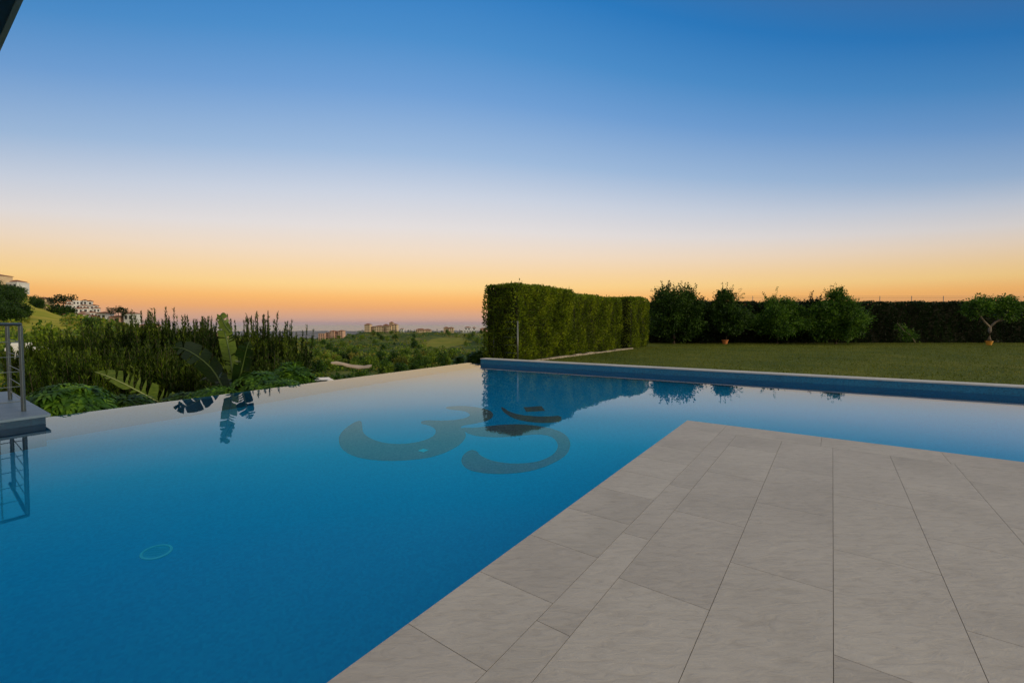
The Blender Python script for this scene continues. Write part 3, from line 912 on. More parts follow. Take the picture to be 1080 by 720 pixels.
garden_tree('tallest dark rounded tree standing next to the end of the clipped hedge', 711, 56, 302, 31.2, M['leaf_tree'], 9000, 0.17, 0.8, 0.10,
            [(-0.45, 0, .42, .55, .30), (0.3, 0.1, .5, .6, .33), (-.05, -.2, .72, .55, .26), (.55, 0, .35, .45, .24), (-.25, .1, .87, .28, .12), (0.35, 0, .8, .3, .14)])
garden_tree('narrow dark tree growing above the small terracotta pot', 766, 40, 307, 31.0, M['leaf_tree'], 6500, 0.16, 0.9, 0.06,
            [(-.05, 0, .85, .42, .14), (-.3, 0, .55, .55, .24), (.5, 0, .48, .6, .26), (.1, -.2, .35, .6, .2)], base_z=LZ + 0.28)
garden_tree('broad mid green tree between the potted tree and the pointed one', 820, 58, 312, 31.3, M['leaf_citrus'], 8000, 0.16, 0.7, 0.08,
            [(-.35, 0, .5, .6, .28), (.4, 0, .55, .55, .3), (0, -.2, .35, .7, .22), (-.05, 0, .82, .36, .17), (.6, .1, .35, .4, .2)])
garden_tree('brightest broad tree with a pointed top near the middle of the back hedge', 882, 62, 307, 31.0, M['leaf_citrus'], 9500, 0.16, 0.6, 0.09,
            [(-.4, 0, .48, .55, .27), (.4, 0, .5, .58, .28), (-.05, -.1, .74, .42, .2), (0, 0, .9, .2, .1), (-.6, 0, .3, .4, .2), (.1, -.3, .35, .6, .22)])
garden_tree('shrubby dark bush filling the gap beside the tallest round tree', 741, 30, 319, 32.2, M['leaf_dark'], 3500, 0.17, 0.5, 0.06,
            [(0, 0, .5, .9, .4), (-.3, 0, .75, .5, .25)], limbs=2)
garden_tree('shrubby dark bush between the broad tree and the brightest tree', 850, 30, 317, 32.0, M['leaf_dark'], 3500, 0.17, 0.5, 0.06,
            [(0, 0, .45, .9, .4), (.3, 0, .8, .5, .22)], limbs=2)
# the potted tree at the right with two open branches
c = at(1044, 341, 29.5); Y = 29.5
t = thing('potted_tree', 'small open tree with a forked pale trunk in an orange pot', 'tree', (c[0], Y, LZ))
k = Y / F
pz = lambda y: at(1044, y, Y)[2] - LZ
ox = lambda x: (x - 1044) * k
rg = np.random.default_rng(5)
V = lobes_crown([(ox(1031), 0, pz(325.5), 13 * k, .6, 8 * k), (ox(1037), .1, pz(320), 9 * k, .5, 6 * k)], 2300, 0.14, 0.5, rg=rg)
V2 = lobes_crown([(ox(1060), 0, pz(327), 9 * k, .6, 10 * k), (ox(1064), .1, pz(320), 6 * k, .4, 6 * k)], 2300, 0.14, 0.5, rg=rg)
quads('crown', np.concatenate([V, V2]), M['leaf_citrus'], t)
b = MB()
b.tube([(0, 0, 0.3), (0.02, 0, pz(349)), (0, 0, pz(344))], [.11, .09, .08], 10)
b.tube([(0, 0, pz(345)), (ox(1038), 0, pz(339)), (ox(1031), 0, pz(330)), (ox(1028), 0, pz(324))], [.07, .055, .04, .02], 8)
b.tube([(0, 0, pz(345)), (ox(1050), 0, pz(339.5)), (ox(1059), 0, pz(334)), (ox(1064), 0, pz(325))], [.07, .055, .04, .02], 8)
b.tube([(ox(1050), 0, pz(339.5)), (ox(1063), 0, pz(336)), (ox(1068), 0, pz(334))], [.04, .03, .015], 8)
b.build('trunk', M['pale_bark'], t, smooth=True)
POT = [(0.0005, 0.0), (0.13, 0.0), (0.15, 0.02), (0.20, 0.24), (0.235, 0.25), (0.235, 0.30), (0.20, 0.305), (0.195, 0.26), (0.0005, 0.25)]


def pot(label, px, Y, s, m):
    c_ = at(px, 341, Y)
    t = thing('plant_pot', label, 'pot', (c_[0], Y, LZ))
    MB().lathe([(r * s, z * s) for r, z in POT[:-2]], seg=28).build('body', m, t, smooth=False)
    MB().lathe([(0.0005, 0.25 * s), (0.2 * s, 0.262 * s)], seg=28).build('soil', M['soil'], t)
    return t


pot('bright orange pot holding the small fork trunked tree', 1044, 29.5, 0.85, M['orange_glaze'])
pot('small terracotta pot under the narrow dark tree', 765, 30.8, 0.95, M['terracotta'])
# leaning young plant
c = at(952, 341, 30.5); k = 30.5 / F
t = thing('leaning_shrub', 'spindly leaning shrub with a bare tip in front of the dark hedge', 'shrub', (at(966, 341, 30.5)[0], 30.5, LZ))
zz = lambda y: at(952, y, 30.5)[2] - LZ
b = MB(); st = [((x - 966) * k, 0, zz(y)) for x, y in ((966, 361), (961, 354), (953, 348), (946, 340))]
b.tube(st, [.03, .028, .022, .012], 8); b.build('stem', M['pale_bark'], t, smooth=True)
quads('foliage', lobes_crown([((960 - 966) * k, 0, zz(354), 6 * k, .3, 3 * k), ((953 - 966) * k, 0, zz(347.5), 3.5 * k, .2, 3 * k), ((964 - 966) * k, 0, zz(355.5), 5 * k, .25, 2.4 * k)], 700, 0.12, 0.45), M['leaf_citrus'], t)
# fence beyond the back hedge
t = thing('mesh_fence', 'thin pale wire fence rising just above the dark back hedge', 'fence', (0, 35.2, LZ))
x0 = at(760, 341, 35.2)[0]; x1 = 41.0; zt = at(900, 312.5, 35.2)[2] - LZ
x_ = x0
while x_ <= x1:
    MB().tube([(x_, 0, 0), (x_, 0, zt + 0.03)], 0.022, 8).build('post', M['steel_dark'], t); x_ += 2.4
for i in range(4):
    MB().tube([(x0, 0, zt - i * 0.12), (x1, 0, zt - i * 0.12)], 0.008, 5).build('wire', M['steel_dark'], t)


# arching frond plants over the back hedge
def frond(b_pts, base, az, ln, lift, leaflet, rg, n=34):
    d = np.array([math.cos(az), math.sin(az), 0]); out = []
    s = np.linspace(0, 1, n)
    mid = base + np.outer(s * ln, d) + np.outer(lift * s - (lift + 0.45 * ln) * s ** 2, [0, 0, 1])
    side = np.array([-d[1], d[0], 0])
    for sg in (-1, 1):
        L_ = leaflet * np.sin(np.pi * (0.12 + 0.83 * s))
        Dr = unit(side * sg + d * 0.7 + np.array([0, 0, -0.25]))
        tipp = mid + Dr * L_[:, None]
        wv = np.outer(np.full(n, ln / n * 0.42), d)
        out.append(np.stack([mid - wv * 0.5, mid + wv * 0.5 + Dr * L_[:, None] * 0.3, tipp, mid - wv * 0.5 + Dr * L_[:, None] * 0.3], 1))
    b_pts.tube(mid[::4].tolist() + [mid[-1].tolist()], [0.012 * (1 - 0.8 * q_) for q_ in np.linspace(0, 1, len(mid[::4]) + 1)], 5)
    return np.concatenate(out)


for px, py, ln, lab in ((917, 325, 0.85, 'low palm fronds arching over the dark back hedge beside the brightest tree'), (1003, 330, 0.6, 'few small palm fronds showing over the back hedge near the open potted tree')):
    base = at(px, py, 34.0)
    t = thing('palm_plant', lab, 'palm', (base[0], base[1], LZ))
    hb = base[2] - LZ; b = MB(); rg = np.random.default_rng(int(px)); Vs = []
    b.tube([(0, 0, 0), (0, 0, hb)], [0.09, 0.07], 8)
    bs = MB()
    for i in range(9):
        Vs.append(frond(bs, np.array([0, 0, hb]), i * 0.7 + rg.random() * 0.3, ln * rg.uniform(0.8, 1.15), rg.uniform(0.7, 1.2) * ln, 0.24, rg))
    b.build('trunk', M['bark'], t); bs.build('frond_stems', M['bark'], t)
    quads('fronds', np.concatenate(Vs), M['leaf_tree'], t)

# ------------------------------------------------------------------ corner block with steel railing at the left
ca_ = on(53.5, 436, 0.125)[:2]
side_d = unit(np.array([-0.80, 0.60])); front_d = unit(np.array([-0.42, -0.907]))
t = thing('corner_plinth', 'blue mosaic block with grey slab top at the left corner of the pool', 'plinth', (ca_[0], ca_[1], 0))
c0 = np.array([0, 0.0]); cA = side_d * 3.4; cB = front_d * 3.6
poly = [c0, cA, cA + cB, cB]
ins = [p_ + (side_d + front_d) * 0.035 * 0 for p_ in poly]
cen = sum(poly) / 4
sh = [tuple(cen + (p_ - cen) * 0.975) for p_ in poly]
if np.cross(poly[1] - poly[0], poly[2] - poly[1]) < 0: poly = poly[::-1]; sh = sh[::-1]
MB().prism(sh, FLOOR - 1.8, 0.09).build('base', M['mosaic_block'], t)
MB().prism([tuple(p_) for p_ in poly], 0.09, 0.125).build('top_slab', M['block_stone'], t, bevel=0.005)

pc = on(25, 433.5, 0.125)
t = thing('steel_railing', 'steel railing with horizontal wires standing on the mosaic block', 'railing', (pc[0], pc[1], 0.125))
pr = on(9, 420, 0.125)[:2] - pc[:2]
RH = 1.3 - 0.125 - 0.012
rear = unit(pr) * 1.5
frt = front_d * 2.4
topm = M['steel']
b = MB(); b.tube([(rear[0] * 1.35, rear[1] * 1.35, RH), (0, 0, RH)], 0.021, 14); b.tube([(0, 0, RH), (frt[0], frt[1], RH)], 0.021, 14)
b.build('handrail', topm, t, smooth=True)


def sq_post(x, y, w_, nm='post'):
    MB().box((x - w_, y - w_, 0), (x + w_, y + w_, RH - 0.018)).build(nm, topm, t, bevel=0.003)


sq_post(0, 0, 0.018); sq_post(rear[0], rear[1], 0.018); sq_post(frt[0] * 0.5, frt[1] * 0.5, 0.018); sq_post(frt[0], frt[1], 0.018)
bx_ = on(11, 438, 0.125)[:2] - pc[:2]
MB().tube([(frt[0] * .1, frt[1] * .1, 0), (frt[0] * .1, frt[1] * .1, RH)], 0.008, 8).build('baluster', topm, t)
for i in range(5):
    z_ = RH * (0.12 + 0.17 * i)
    MB().tube([(rear[0], rear[1], z_), (0, 0, z_)], 0.005, 8).build('wire', topm, t)
    MB().tube([(0, 0, z_), (frt[0], frt[1], z_)], 0.005, 8).build('wire', topm, t)

# ------------------------------------------------------------------ roof overhang at the upper left
RZ = 3.5
e1 = on(24, 0, RZ)[:2]; e2 = on(0, 53, RZ)[:2]
ed = unit(e2 - e1); back = np.array([-ed[1], ed[0]])
if back @ (on(0, 0, RZ)[:2] - e1) < 0: back = -back
t = thing('roof_overhang', 'dark painted roof overhang with a pale metal edge at the upper left corner', 'roof', (e1[0], e1[1], RZ))
r0 = -ed * 0.6; r1 = ed * 6
pl = [r0 + back * 0.03, r1 + back * 0.03, r1 + back * 3, r0 + back * 3]
if np.cross(pl[1] - pl[0], pl[2] - pl[1]) < 0: pl = pl[::-1]
MB().prism([tuple(q) for q in pl], 0.0, 0.22).build('slab', M['soffit'], t)
pl = [r0, r1, r1 + back * 0.03, r0 + back * 0.03]
if np.cross(pl[1] - pl[0], pl[2] - pl[1]) < 0: pl = pl[::-1]
MB().prism([tuple(q) for q in pl], -0.012, 0.24).build('edge_trim', M['aluminium'], t)
cp = r1 * 0.9 + back * 1.5
MB().box((cp[0] - .12, cp[1] - .12, -RZ - 3), (cp[0] + .12, cp[1] + .12, 0.0)).build('column', M['render_white'], t)


# ------------------------------------------------------------------ garden plants beyond the overflow edge
def shoots_mesh(seed, w_, h, nsh, leaf=0.11, dens=46, tops=1.0, m='leaf_cypress'):
    rg = np.random.default_rng(seed); Ps = []; Ds = []; Ls = []; b = MB()
    for i in range(nsh):
        a = rg.random() * 2 * math.pi; r_ = w_ / 2 * math.sqrt(rg.random())
        tall = rg.random() < 0.10
        hh = h * (rg.uniform(0.93, 1.0) if tall else (1 - 0.10 * (r_ / (w_ / 2)) ** 2) * rg.uniform(0.74, 0.92))
        thin = 0.35 if tall else 1.0
        bx = np.array([r_ * math.cos(a), r_ * math.sin(a), 0])
        lean = np.array([math.cos(a), math.sin(a), 0]) * rg.uniform(0, 0.08) * hh * (r_ / w_ * 2)
        nn = int(dens * hh / 1.5)
        s = rg.random(nn) ** 0.75
        p0 = bx * 0.6 + np.outer(s, bx * 0.4 + lean) + np.outer(s * hh, [0, 0, 1.0])
        th = rg.random(nn) * 2 * math.pi
        rad_ = (0.22 * (1 - s) ** 0.8 + 0.008) * np.where(s > 0.8, thin, 1.0)
        off_ = np.column_stack([np.cos(th), np.sin(th), np.zeros(nn)])
        Ls.append(1.05 - 0.5 * np.clip((s - 0.5) * 2, 0, 1) * (1.25 - thin * 0.25))
        Ps.append(p0 + off_ * (rad_ * rg.random(nn))[:, None])
        Ds.append(off_ * np.where(s > 0.85, 0.3, 0.75)[:, None] + np.array([0, 0, 1.35]))
        b.tube([bx * 0.6, bx * 0.6 + (bx * 0.4 + lean) * 0.5 + [0, 0, hh * 0.5], bx + lean + [0, 0, hh]], [0.016, 0.010, 0.004], 4, cap=False)
    return leaves(np.concatenate(Ps), np.concatenate(Ds), leaf * np.concatenate(Ls)[:, None], 0.2, rg=rg), b


protos = {}
SH = [  # px, top y, Y, width m
    (48, 348, 21.5, 2.6), (76, 345, 20.5, 2.9), (104, 341, 21.2, 2.7), (128, 337, 20.0, 2.5), (150, 336, 21.8, 2.4), (168, 324, 19.6, 1.5), (186, 333, 21.0, 2.0),
    (206, 332, 20.0, 1.8), (224, 339, 21.6, 1.9), (256, 337, 20.6, 1.7), (272, 329, 19.8, 1.5), (289, 333, 20.4, 1.6), (306, 342, 20.0, 1.3), (60, 372, 16.0, 2.3), (95, 366, 16.2, 2.4), (135, 362, 16.8, 2.4), (170, 360, 17.1, 2.0), (200, 366, 17.4, 1.8), (303, 358, 17.6, 1.2), (270, 362, 17.2, 1.6), (236, 376, 15.9, 1.4)]
side_words = ['behind the steel railing', 'left of the pale apartment block view', 'in front of the white apartment block', 'below the umbrella pine', 'left of the tallest spiky shrub']
LAB = ['furthest left spiky dark shrub, just right of the steel railing', 'second spiky shrub from the railing, behind the round drooping bush', 'spiky shrub in front of the pale hillside apartments, third from the railing',
       'wide spiky shrub directly above the tip of the low torn leaf', 'spiky shrub just left of the tallest one, under the umbrella pine', 'tallest narrow spiky shrub with long bare tips against the sky',
       'spiky shrub directly right of the tallest one', 'spiky shrub between the tallest one and the upright banana leaf', 'lower spiky shrub touching the left side of the upright banana leaf', 'spiky shrub touching the right side of the upright banana leaf',
       'tall slim spiky shrub right of the upright banana leaf with tips above the sea', 'spiky shrub left of the last one on the right end of the row', 'last small spiky shrub at the right end of the row',
       'low dark spiky shrub in front, above the round drooping bush', 'low dark spiky shrub in front, right above the round bush edge', 'low dark spiky shrub behind the low torn leaf', 'low dark spiky shrub in front of the tallest one', 'low dark spiky shrub behind the broad arching leaf',
       'low dark spiky shrub in front at the right end of the row', 'low dark spiky shrub in front, right of the upright banana leaf', 'low dark spiky shrub at the foot of the upright banana leaf']
for i, (px, ty, Y, wd_) in enumerate(SH):
    c = at(px, 341, Y); z0 = float(ground(c[0], Y)) - 0.05; top = at(px, ty, Y)[2]
    t = thing('spiky_shrub', LAB[i], 'shrub', (c[0], Y, z0), 'spiky upright shrubs beyond the overflow edge')
    V, b = shoots_mesh(100 + i, wd_, top - z0, int(58 * wd_ ** 1.3) + 8, 0.25, 80)
    quads('foliage', V, M['leaf_cypress' if px > 110 else 'leaf_olive'], t)
    b.build('stems', M['bark'], t)


def whorl_bush(label, px, top_y, Y, w_px, base_y, nwh, leaf, m, seed, name='leafy_bush', nper=14, asp=0.2, droop=1.0, hfac=1.0):
    """dome of whorls, each a rosette of long drooping leaves"""
    rg = np.random.default_rng(seed)
    c = at(px, 341, Y); z0 = float(ground(c[0], Y)) - 0.05
    ztop = at(px, top_y, Y)[2]; zb = at(px, base_y, Y)[2]
    rx = w_px / F * Y / 2; rz = ztop - zb
    t = thing(name, label, 'bush', (c[0], Y, z0), 'leafy bushes beyond the overflow edge')
    Q = []; b = MB()
    for i in range(nwh):
        d = unit(rg.normal(0, 1, 3)); d[2] = abs(d[2]) * 1.0 - 0.12
        k_ = rg.uniform(0.75, 1.0) if i % 3 else rg.uniform(0.5, 0.8)
        cpos = np.array([0, 0, zb - z0]) + d * np.array([rx, rx, rz]) * k_ * 0.92
        b.tube([(0, 0, 0), cpos * [0.5, 0.5, 0.75], cpos], [0.02, 0.014, 0.006], 4, cap=False)
        ax = unit(d + np.array([0, 0, 0.9]))
        u1 = unit(np.cross(ax, rg.normal(0, 1, 3))); u2 = np.cross(ax, u1)
        ln = leaf * rg.uniform(0.75, 1.15)
        a0 = rg.random() * 6
        for j in range(nper):
            a = a0 + 2 * math.pi * j / nper + rg.normal(0, 0.12)
            h_ = u1 * math.cos(a) + u2 * math.sin(a)
            sd_ = np.cross(ax, h_)
            l_ = ln * rg.uniform(0.8, 1.1); pts = [cpos]
            dirr = unit(h_ * 1.0 + ax * rg.uniform(0.25, 0.7))
            for s_ in range(3):
                pts.append(pts[-1] + dirr * l_ / 3)
                dirr = unit(dirr - np.array([0, 0, 0.42 * droop]))
            wv = [0.25, 1.0, 0.8, 0.05]
            for s_ in range(3):
                a_, b_ = pts[s_], pts[s_ + 1]
                Q.append([a_ - sd_ * l_ * asp * wv[s_] / 2, b_ - sd_ * l_ * asp * wv[s_ + 1] / 2, b_ + sd_ * l_ * asp * wv[s_ + 1] / 2, a_ + sd_ * l_ * asp * wv[s_] / 2])
    V = np.array(Q)
    quads('foliage', V, m, t)
    b.build('stems', M['bark'], t)
    return t


whorl_bush('round bush of long drooping bright leaves beside the mosaic block', 68, 397, 7.9, 90, 440, 330, 0.27, M['leaf_bush'], 1, droop=1.3)
whorl_bush('low leafy bush directly beneath the upright banana leaf', 222, 405, 9.6, 56, 424, 120, 0.20, M['leaf_bush'], 2)
whorl_bush('bright leafy bush right of the upright banana leaf', 272, 388, 10.6, 58, 412, 150, 0.24, M['leaf_bush'], 3)
whorl_bush('leafy bush with layered pale leaves at the right end of the spiky shrubs', 307, 379, 11.8, 46, 402, 150, 0.22, M['leaf_bush'], 4, droop=0.5)
whorl_bush('low leafy bush at the water line below the layered one', 290, 397, 10.2, 60, 412, 130, 0.19, M['leaf_bush'], 6)
whorl_bush('dark low bush half hidden behind the low torn leaf', 132, 412, 8.6, 60, 436, 110, 0.24, M['leaf_tree'], 8)
whorl_bush('dark low bush between the torn leaf and the banana stems', 190, 412, 9.6, 40, 430, 80, 0.22, M['leaf_tree'], 9)


# banana-like plants
def big_leaf(pts, width, side, seed, tears=7, m=None, parent=None, org=(0, 0, 0), fold=0.25, name='leaf', tap=0.0, low=1.0, rib=None, tw=0.22):
    """blade: midrib through pts (world), strips either side, torn here and there"""
    rg = np.random.default_rng(seed)
    P = np.array(pts, float) - org
    # smooth the midrib
    n = 30
    tt = np.linspace(0, len(P) - 1, n)
    C3 = []
    for q in tt:
        i = min(int(q), len(P) - 2); f_ = q - i
        p0 = P[max(i - 1, 0)]; p1 = P[i]; p2 = P[i + 1]; p3 = P[min(i + 2, len(P) - 1)]
        C3.append(0.5 * ((2 * p1) + (-p0 + p2) * f_ + (2 * p0 - 5 * p1 + 4 * p2 - p3) * f_ ** 2 + (-p0 + 3 * p1 - 3 * p2 + p3) * f_ ** 3))
    C3 = np.array(C3)
    side = unit(np.array(side, float))
    Q = MB()
    for sg in (-1, 1):
        tear = set(rg.choice(np.arange(3, n - 2), tears, replace=False).tolist())
        ang = 0.0
        rows = []
        grp = []
        for i in range(n):
            s = i / (n - 1)
            w_ = width * (math.sin(math.pi * min(1, 0.12 + 0.88 * s)) ** 0.55) * (1 if s < 0.55 else 1 - ((s - 0.55) / 0.45) ** 2.2 * 0.9)
            w_ *= (1 - tap * s) * (1.0 if sg > 0 else low)
            d = unit(C3[min(i + 1, n - 1)] - C3[max(i - 1, 0)])
            sd_ = unit(side * sg - d * np.dot(side * sg, d))
            nr = np.cross(d, sd_)
            dr = unit(sd_ + d * 0.35 + np.array([0, 0, -fold]))
            if i in tear:
                grp.append(rows); rows = []; ang = rg.normal(0, tw)
            e = C3[i] + (dr * math.cos(ang) + nr * math.sin(ang)) * w_ * (1 + 0.02 * math.sin(i * 2.1))
            mid_ = C3[i] + (dr * math.cos(ang * .4) + nr * math.sin(ang * .4)) * w_ * 0.5 + np.array([0, 0, 0.04 * w_])
            rows.append((C3[i], mid_, e))
            if i in tear and i > 0:
                pass
        grp.append(rows)
        prev_last = None
        for g in grp:
            if prev_last is not None and len(g):
                # the next strip starts where the last one stopped on the midrib, narrower at the rim
                a_ = prev_last; b0 = g[0]
                g = [(a_[0], a_[0] * 0.5 + b0[1] * 0.5, a_[0] * 0.35 + b0[2] * 0.65)] + g
            if len(g) > 1:
                vs = [q for r_ in g for q in r_]
                fs = []
                for i in range(len(g) - 1):
                    for j in range(2):
                        fs.append((i * 3 + j, i * 3 + j + 1, (i + 1) * 3 + j + 1, (i + 1) * 3 + j))
                Q.add(vs, fs)
            if len(g): prev_last = g[-1]
    o = Q.build(name, m or M['banana'], parent, smooth=True)
    rb = MB().tube(C3[::3].tolist() + [C3[-1].tolist()], [0.022 * (1 - 0.85 * q_) for q_ in np.linspace(0, 1, len(C3[::3]) + 1)], 6)
    rb.build('midrib', M[rib or 'banana_rib'], o, smooth=True)
    return o


def banana_mat(name, c1, c2):
    m = mat(name, c1, 0.42, 0.4)
    nt, b, N, L = nodes(m)
    tc = N('ShaderNodeTexCoord')
    wv = N('ShaderNodeTexNoise'); wv.inputs['Scale'].default_value = 9; wv.inputs['Detail'].default_value = 4
    mp = N('ShaderNodeMapping'); mp.inputs['Scale'].default_value = (1, 1, 6); L(tc.outputs['Object'], mp.inputs[0]); L(mp.outputs[0], wv.inputs[0])
    r = ramp(nt, [(0.35, c1), (0.65, c2)]); L(wv.outputs['Fac'], r.inputs[0]); L(r.outputs[0], b.inputs['Base Color'])
    tr = N('ShaderNodeBsdfTranslucent'); L(r.outputs[0], tr.inputs[0])
    mx = N('ShaderNodeMixShader'); mx.inputs[0].default_value = 0.35; L(b.outputs[0], mx.inputs[1]); L(tr.outputs[0], mx.inputs[2])
    L(mx.outputs[0], [x for x in nt.nodes if x.type == 'OUTPUT_MATERIAL'][0].inputs[0])
    bp = N('ShaderNodeBump'); bp.inputs['Strength'].default_value = 0.3; bp.inputs['Distance'].default_value = 0.02; L(wv.outputs['Fac'], bp.inputs['Height']); L(bp.outputs[0], b.inputs['Normal'])
    return m


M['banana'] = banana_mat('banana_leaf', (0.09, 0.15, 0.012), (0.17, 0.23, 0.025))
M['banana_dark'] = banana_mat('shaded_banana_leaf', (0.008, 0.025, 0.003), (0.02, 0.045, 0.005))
M['pale_rib'] = mat('pale_leaf_rib', (0.32, 0.36, 0.13), 0.5)
M['banana_rib'] = mat('banana_rib', (0.07, 0.11, 0.02), 0.5)

Yb = 10.9
bc = at(246, 341, Yb); gz = float(ground(bc[0], Yb))
t = thing('banana_plant', 'banana plant with one upright torn leaf against the sky and a broad arching leaf', 'plant', (bc[0], Yb, gz))
og = np.array(t.location)
A = lambda x, y, Y=Yb: at(x, y, Y)
big_leaf([A(246, 400), A(243, 378), A(239, 358), A(235, 343), A(232, 335)], 0.17, (1, 0.4, 0), 3, 9, None, t, og, 0.15)
big_leaf([A(243, 350, Yb), A(237, 342, Yb), A(233, 333, Yb), A(230, 334, Yb)], 0.12, (1, 0.2, 0), 4, 5, None, t, og, 0.1)
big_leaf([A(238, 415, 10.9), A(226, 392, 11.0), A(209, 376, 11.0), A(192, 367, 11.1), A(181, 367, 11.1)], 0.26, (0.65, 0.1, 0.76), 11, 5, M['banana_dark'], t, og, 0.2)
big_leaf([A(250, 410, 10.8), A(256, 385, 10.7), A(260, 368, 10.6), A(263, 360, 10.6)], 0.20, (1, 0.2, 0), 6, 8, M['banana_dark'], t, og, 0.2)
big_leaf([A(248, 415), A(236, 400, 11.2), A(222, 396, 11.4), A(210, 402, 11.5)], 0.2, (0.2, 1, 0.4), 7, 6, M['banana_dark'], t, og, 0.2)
b = MB()
for (x, y, Yq) in ((246, 401, Yb), (238, 416, 10.7), (250, 411, 10.8), (248, 415, Yb)):
    e = A(x, y, Yq) - og
    b.tube([(0, 0, 0), tuple(e * [0.4, 0.4, 0.6]), tuple(e)], [0.07, 0.045, 0.024], 8)
b.build('stems', M['banana_rib'], t, smooth=True)
bc = at(205, 341, 8.7); gz = float(ground(bc[0], 8.7))
t = thing('banana_plant', 'low banana plant with one long pale torn leaf leaning left over the water edge', 'plant', (bc[0], 8.7, gz))
og = np.array(t.location)
big_leaf([A(204, 446, 9.6), A(186, 435, 9.6), A(169, 425, 9.6), A(134, 406, 9.5), A(112, 396, 9.5), A(100, 392, 9.5)], 0.40, (0.2, 0.35, 0.9), 21, 12, None, t, og, 0.0, tap=0.55, low=0.45, rib='pale_rib', tw=0.13)
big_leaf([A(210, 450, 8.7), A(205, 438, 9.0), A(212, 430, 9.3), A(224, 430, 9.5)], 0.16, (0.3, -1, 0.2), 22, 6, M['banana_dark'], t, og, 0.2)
b = MB()
for (x, y, Yq) in ((204, 446, 8.7), (210, 450, 8.7)):
    e = A(x, y, Yq) - og
    b.tube([(0, 0, 0), tuple(e * [0.4, 0.4, 0.6]), tuple(e)], [0.06, 0.04, 0.024], 8)
b.build('stems', M['banana_rib'], t, smooth=True)

# low planting at the foot of the hedge end
for i, (px, ty, Y, w_px, by, lab) in enumerate(((503, 368, 17.5, 26, 385, 'dark low bush at the left foot of the tall hedge end'), (488, 372, 22, 24, 390, 'yellowish low bush on the slope left of the hedge end'))):
    whorl_bush(lab, px, ty, Y, w_px, by, 110, 0.26, M['leaf_citrus'] if i else M['leaf_tree'], 30 + i, asp=0.3, droop=0.6)


# ------------------------------------------------------------------ valley: buildings
def win(parent, x, y, z, w_, h, face='y', name='window'):
    b = MB()
    if face == 'y': b.box((x - w_ / 2, y - 0.12, z), (x + w_ / 2, y + 0.1, z + h))
    else: b.box((x - 0.1, y - w_ / 2, z), (x + 0.12, y + w_ / 2, z + h))
    return b.build(name, M['dark_pane'], parent)


def hip_roof(b, x0, x1, y0, y1, z, h, o_=0.5, mi=0):
    x0 -= o_; x1 += o_; y0 -= o_; y1 += o_
    s = min(x1 - x0, y1 - y0) / 2 * 0.95
    if x1 - x0 >= y1 - y0: r = [(x0 + s, (y0 + y1) / 2), (x1 - s, (y0 + y1) / 2)]
    else: r = [((x0 + x1) / 2, y0 + s), ((x0 + x1) / 2, y1 - s)]
    v = [(x0, y0, z), (x1, y0, z), (x1, y1, z), (x0, y1, z), (x0, y0, z + .25), (x1, y0, z + .25), (x1, y1, z + .25), (x0, y1, z + .25), (*r[0], z + h), (*r[1], z + h)]
    if x1 - x0 >= y1 - y0: f = [(4, 5, 9, 8), (5, 6, 9), (6, 7, 8, 9), (7, 4, 8)]
    else: f = [(4, 5, 8), (5, 6, 9, 8), (6, 7, 9), (7, 4, 8, 9)]
    b.add(v, f + [(3, 2, 1, 0), (0, 1, 5, 4), (1, 2, 6, 5), (2, 3, 7, 6), (3, 0, 4, 7)], mi)


def building(label, px, Y, blocks, wall, rz=0.0, base_drop=3.0, name='building', cat='building', wn=True, group=None, zbase=None):
    """blocks: (x0, x1, y0, y1, z0, z1, roof height or 0, storeys, bays) in metres round the pixel column"""
    c = at(px, 341, Y); z0 = float(ground(c[0], Y)) if zbase is None else zbase
    t = thing(name, label, cat, (c[0], Y, z0), group, rz)
    for (x0, x1, y0, y1, a, h, rf, st, bays) in blocks:
        MB().box((x0, y0, a - (base_drop if a == 0 else 0)), (x1, y1, h)).build('wall', wall, t)
        if rf:
            b = MB(); hip_roof(b, x0, x1, y0, y1, h, rf); b.build('roof', M['roof_tile'], t)
        else:
            MB().box((x0 - .2, y0 - .2, h), (x1 + .2, y1 + .2, h + .35)).build('parapet', wall, t)
        if wn and st:
            fh = (h - a) / st
            for s in range(st):
                for k_ in range(bays):
                    wx = x0 + (x1 - x0) * (k_ + .5) / bays
                    win(t, wx, y0, a + fh * s + fh * .25, (x1 - x0) / bays * .5, fh * .5)
    return t


YC = 800; kx = YC / F
Z0c = at(400, 351, YC)[2]
building('large cream apartment building with stepped towers on the middle of the ridge', 401, YC,
         [(-26, -17, -4, 10, 0, 14, 2.5, 4, 3), (-17, -9, 2, 12, 0, 10, 1.5, 3, 2), (-10, 6, -2, 10, 0, 11, 2, 3, 4), (5, 12, 0, 12, 0, 13, 2.5, 4, 2), (12, 20, -5, 8, 0, 12, 2, 3, 3), (15, 21, 2, 12, 0, 17, 2.5, 5, 2), (20, 29, -2, 10, 0, 14, 2, 4, 2)], M['render_cream'], 0.0, 6, zbase=Z0c)
Z0d = at(345, 357.5, 720)[2]
building('pinkish apartment building lower on the ridge with the sea behind it', 350, 720,
         [(-20, -10, -3, 8, 0, 8.5, 0, 3, 3), (-10, -1, 0, 9, 0, 10, 0, 3, 2), (-2, 5, -4, 8, 0, 12, 1.5, 4, 2), (4, 12, -1, 9, 0, 10.5, 1.5, 3, 3), (11, 18, -4, 8, 0, 12.5, 1.5, 4, 2)], M['render_pink'], 0.0, 6, zbase=Z0d)
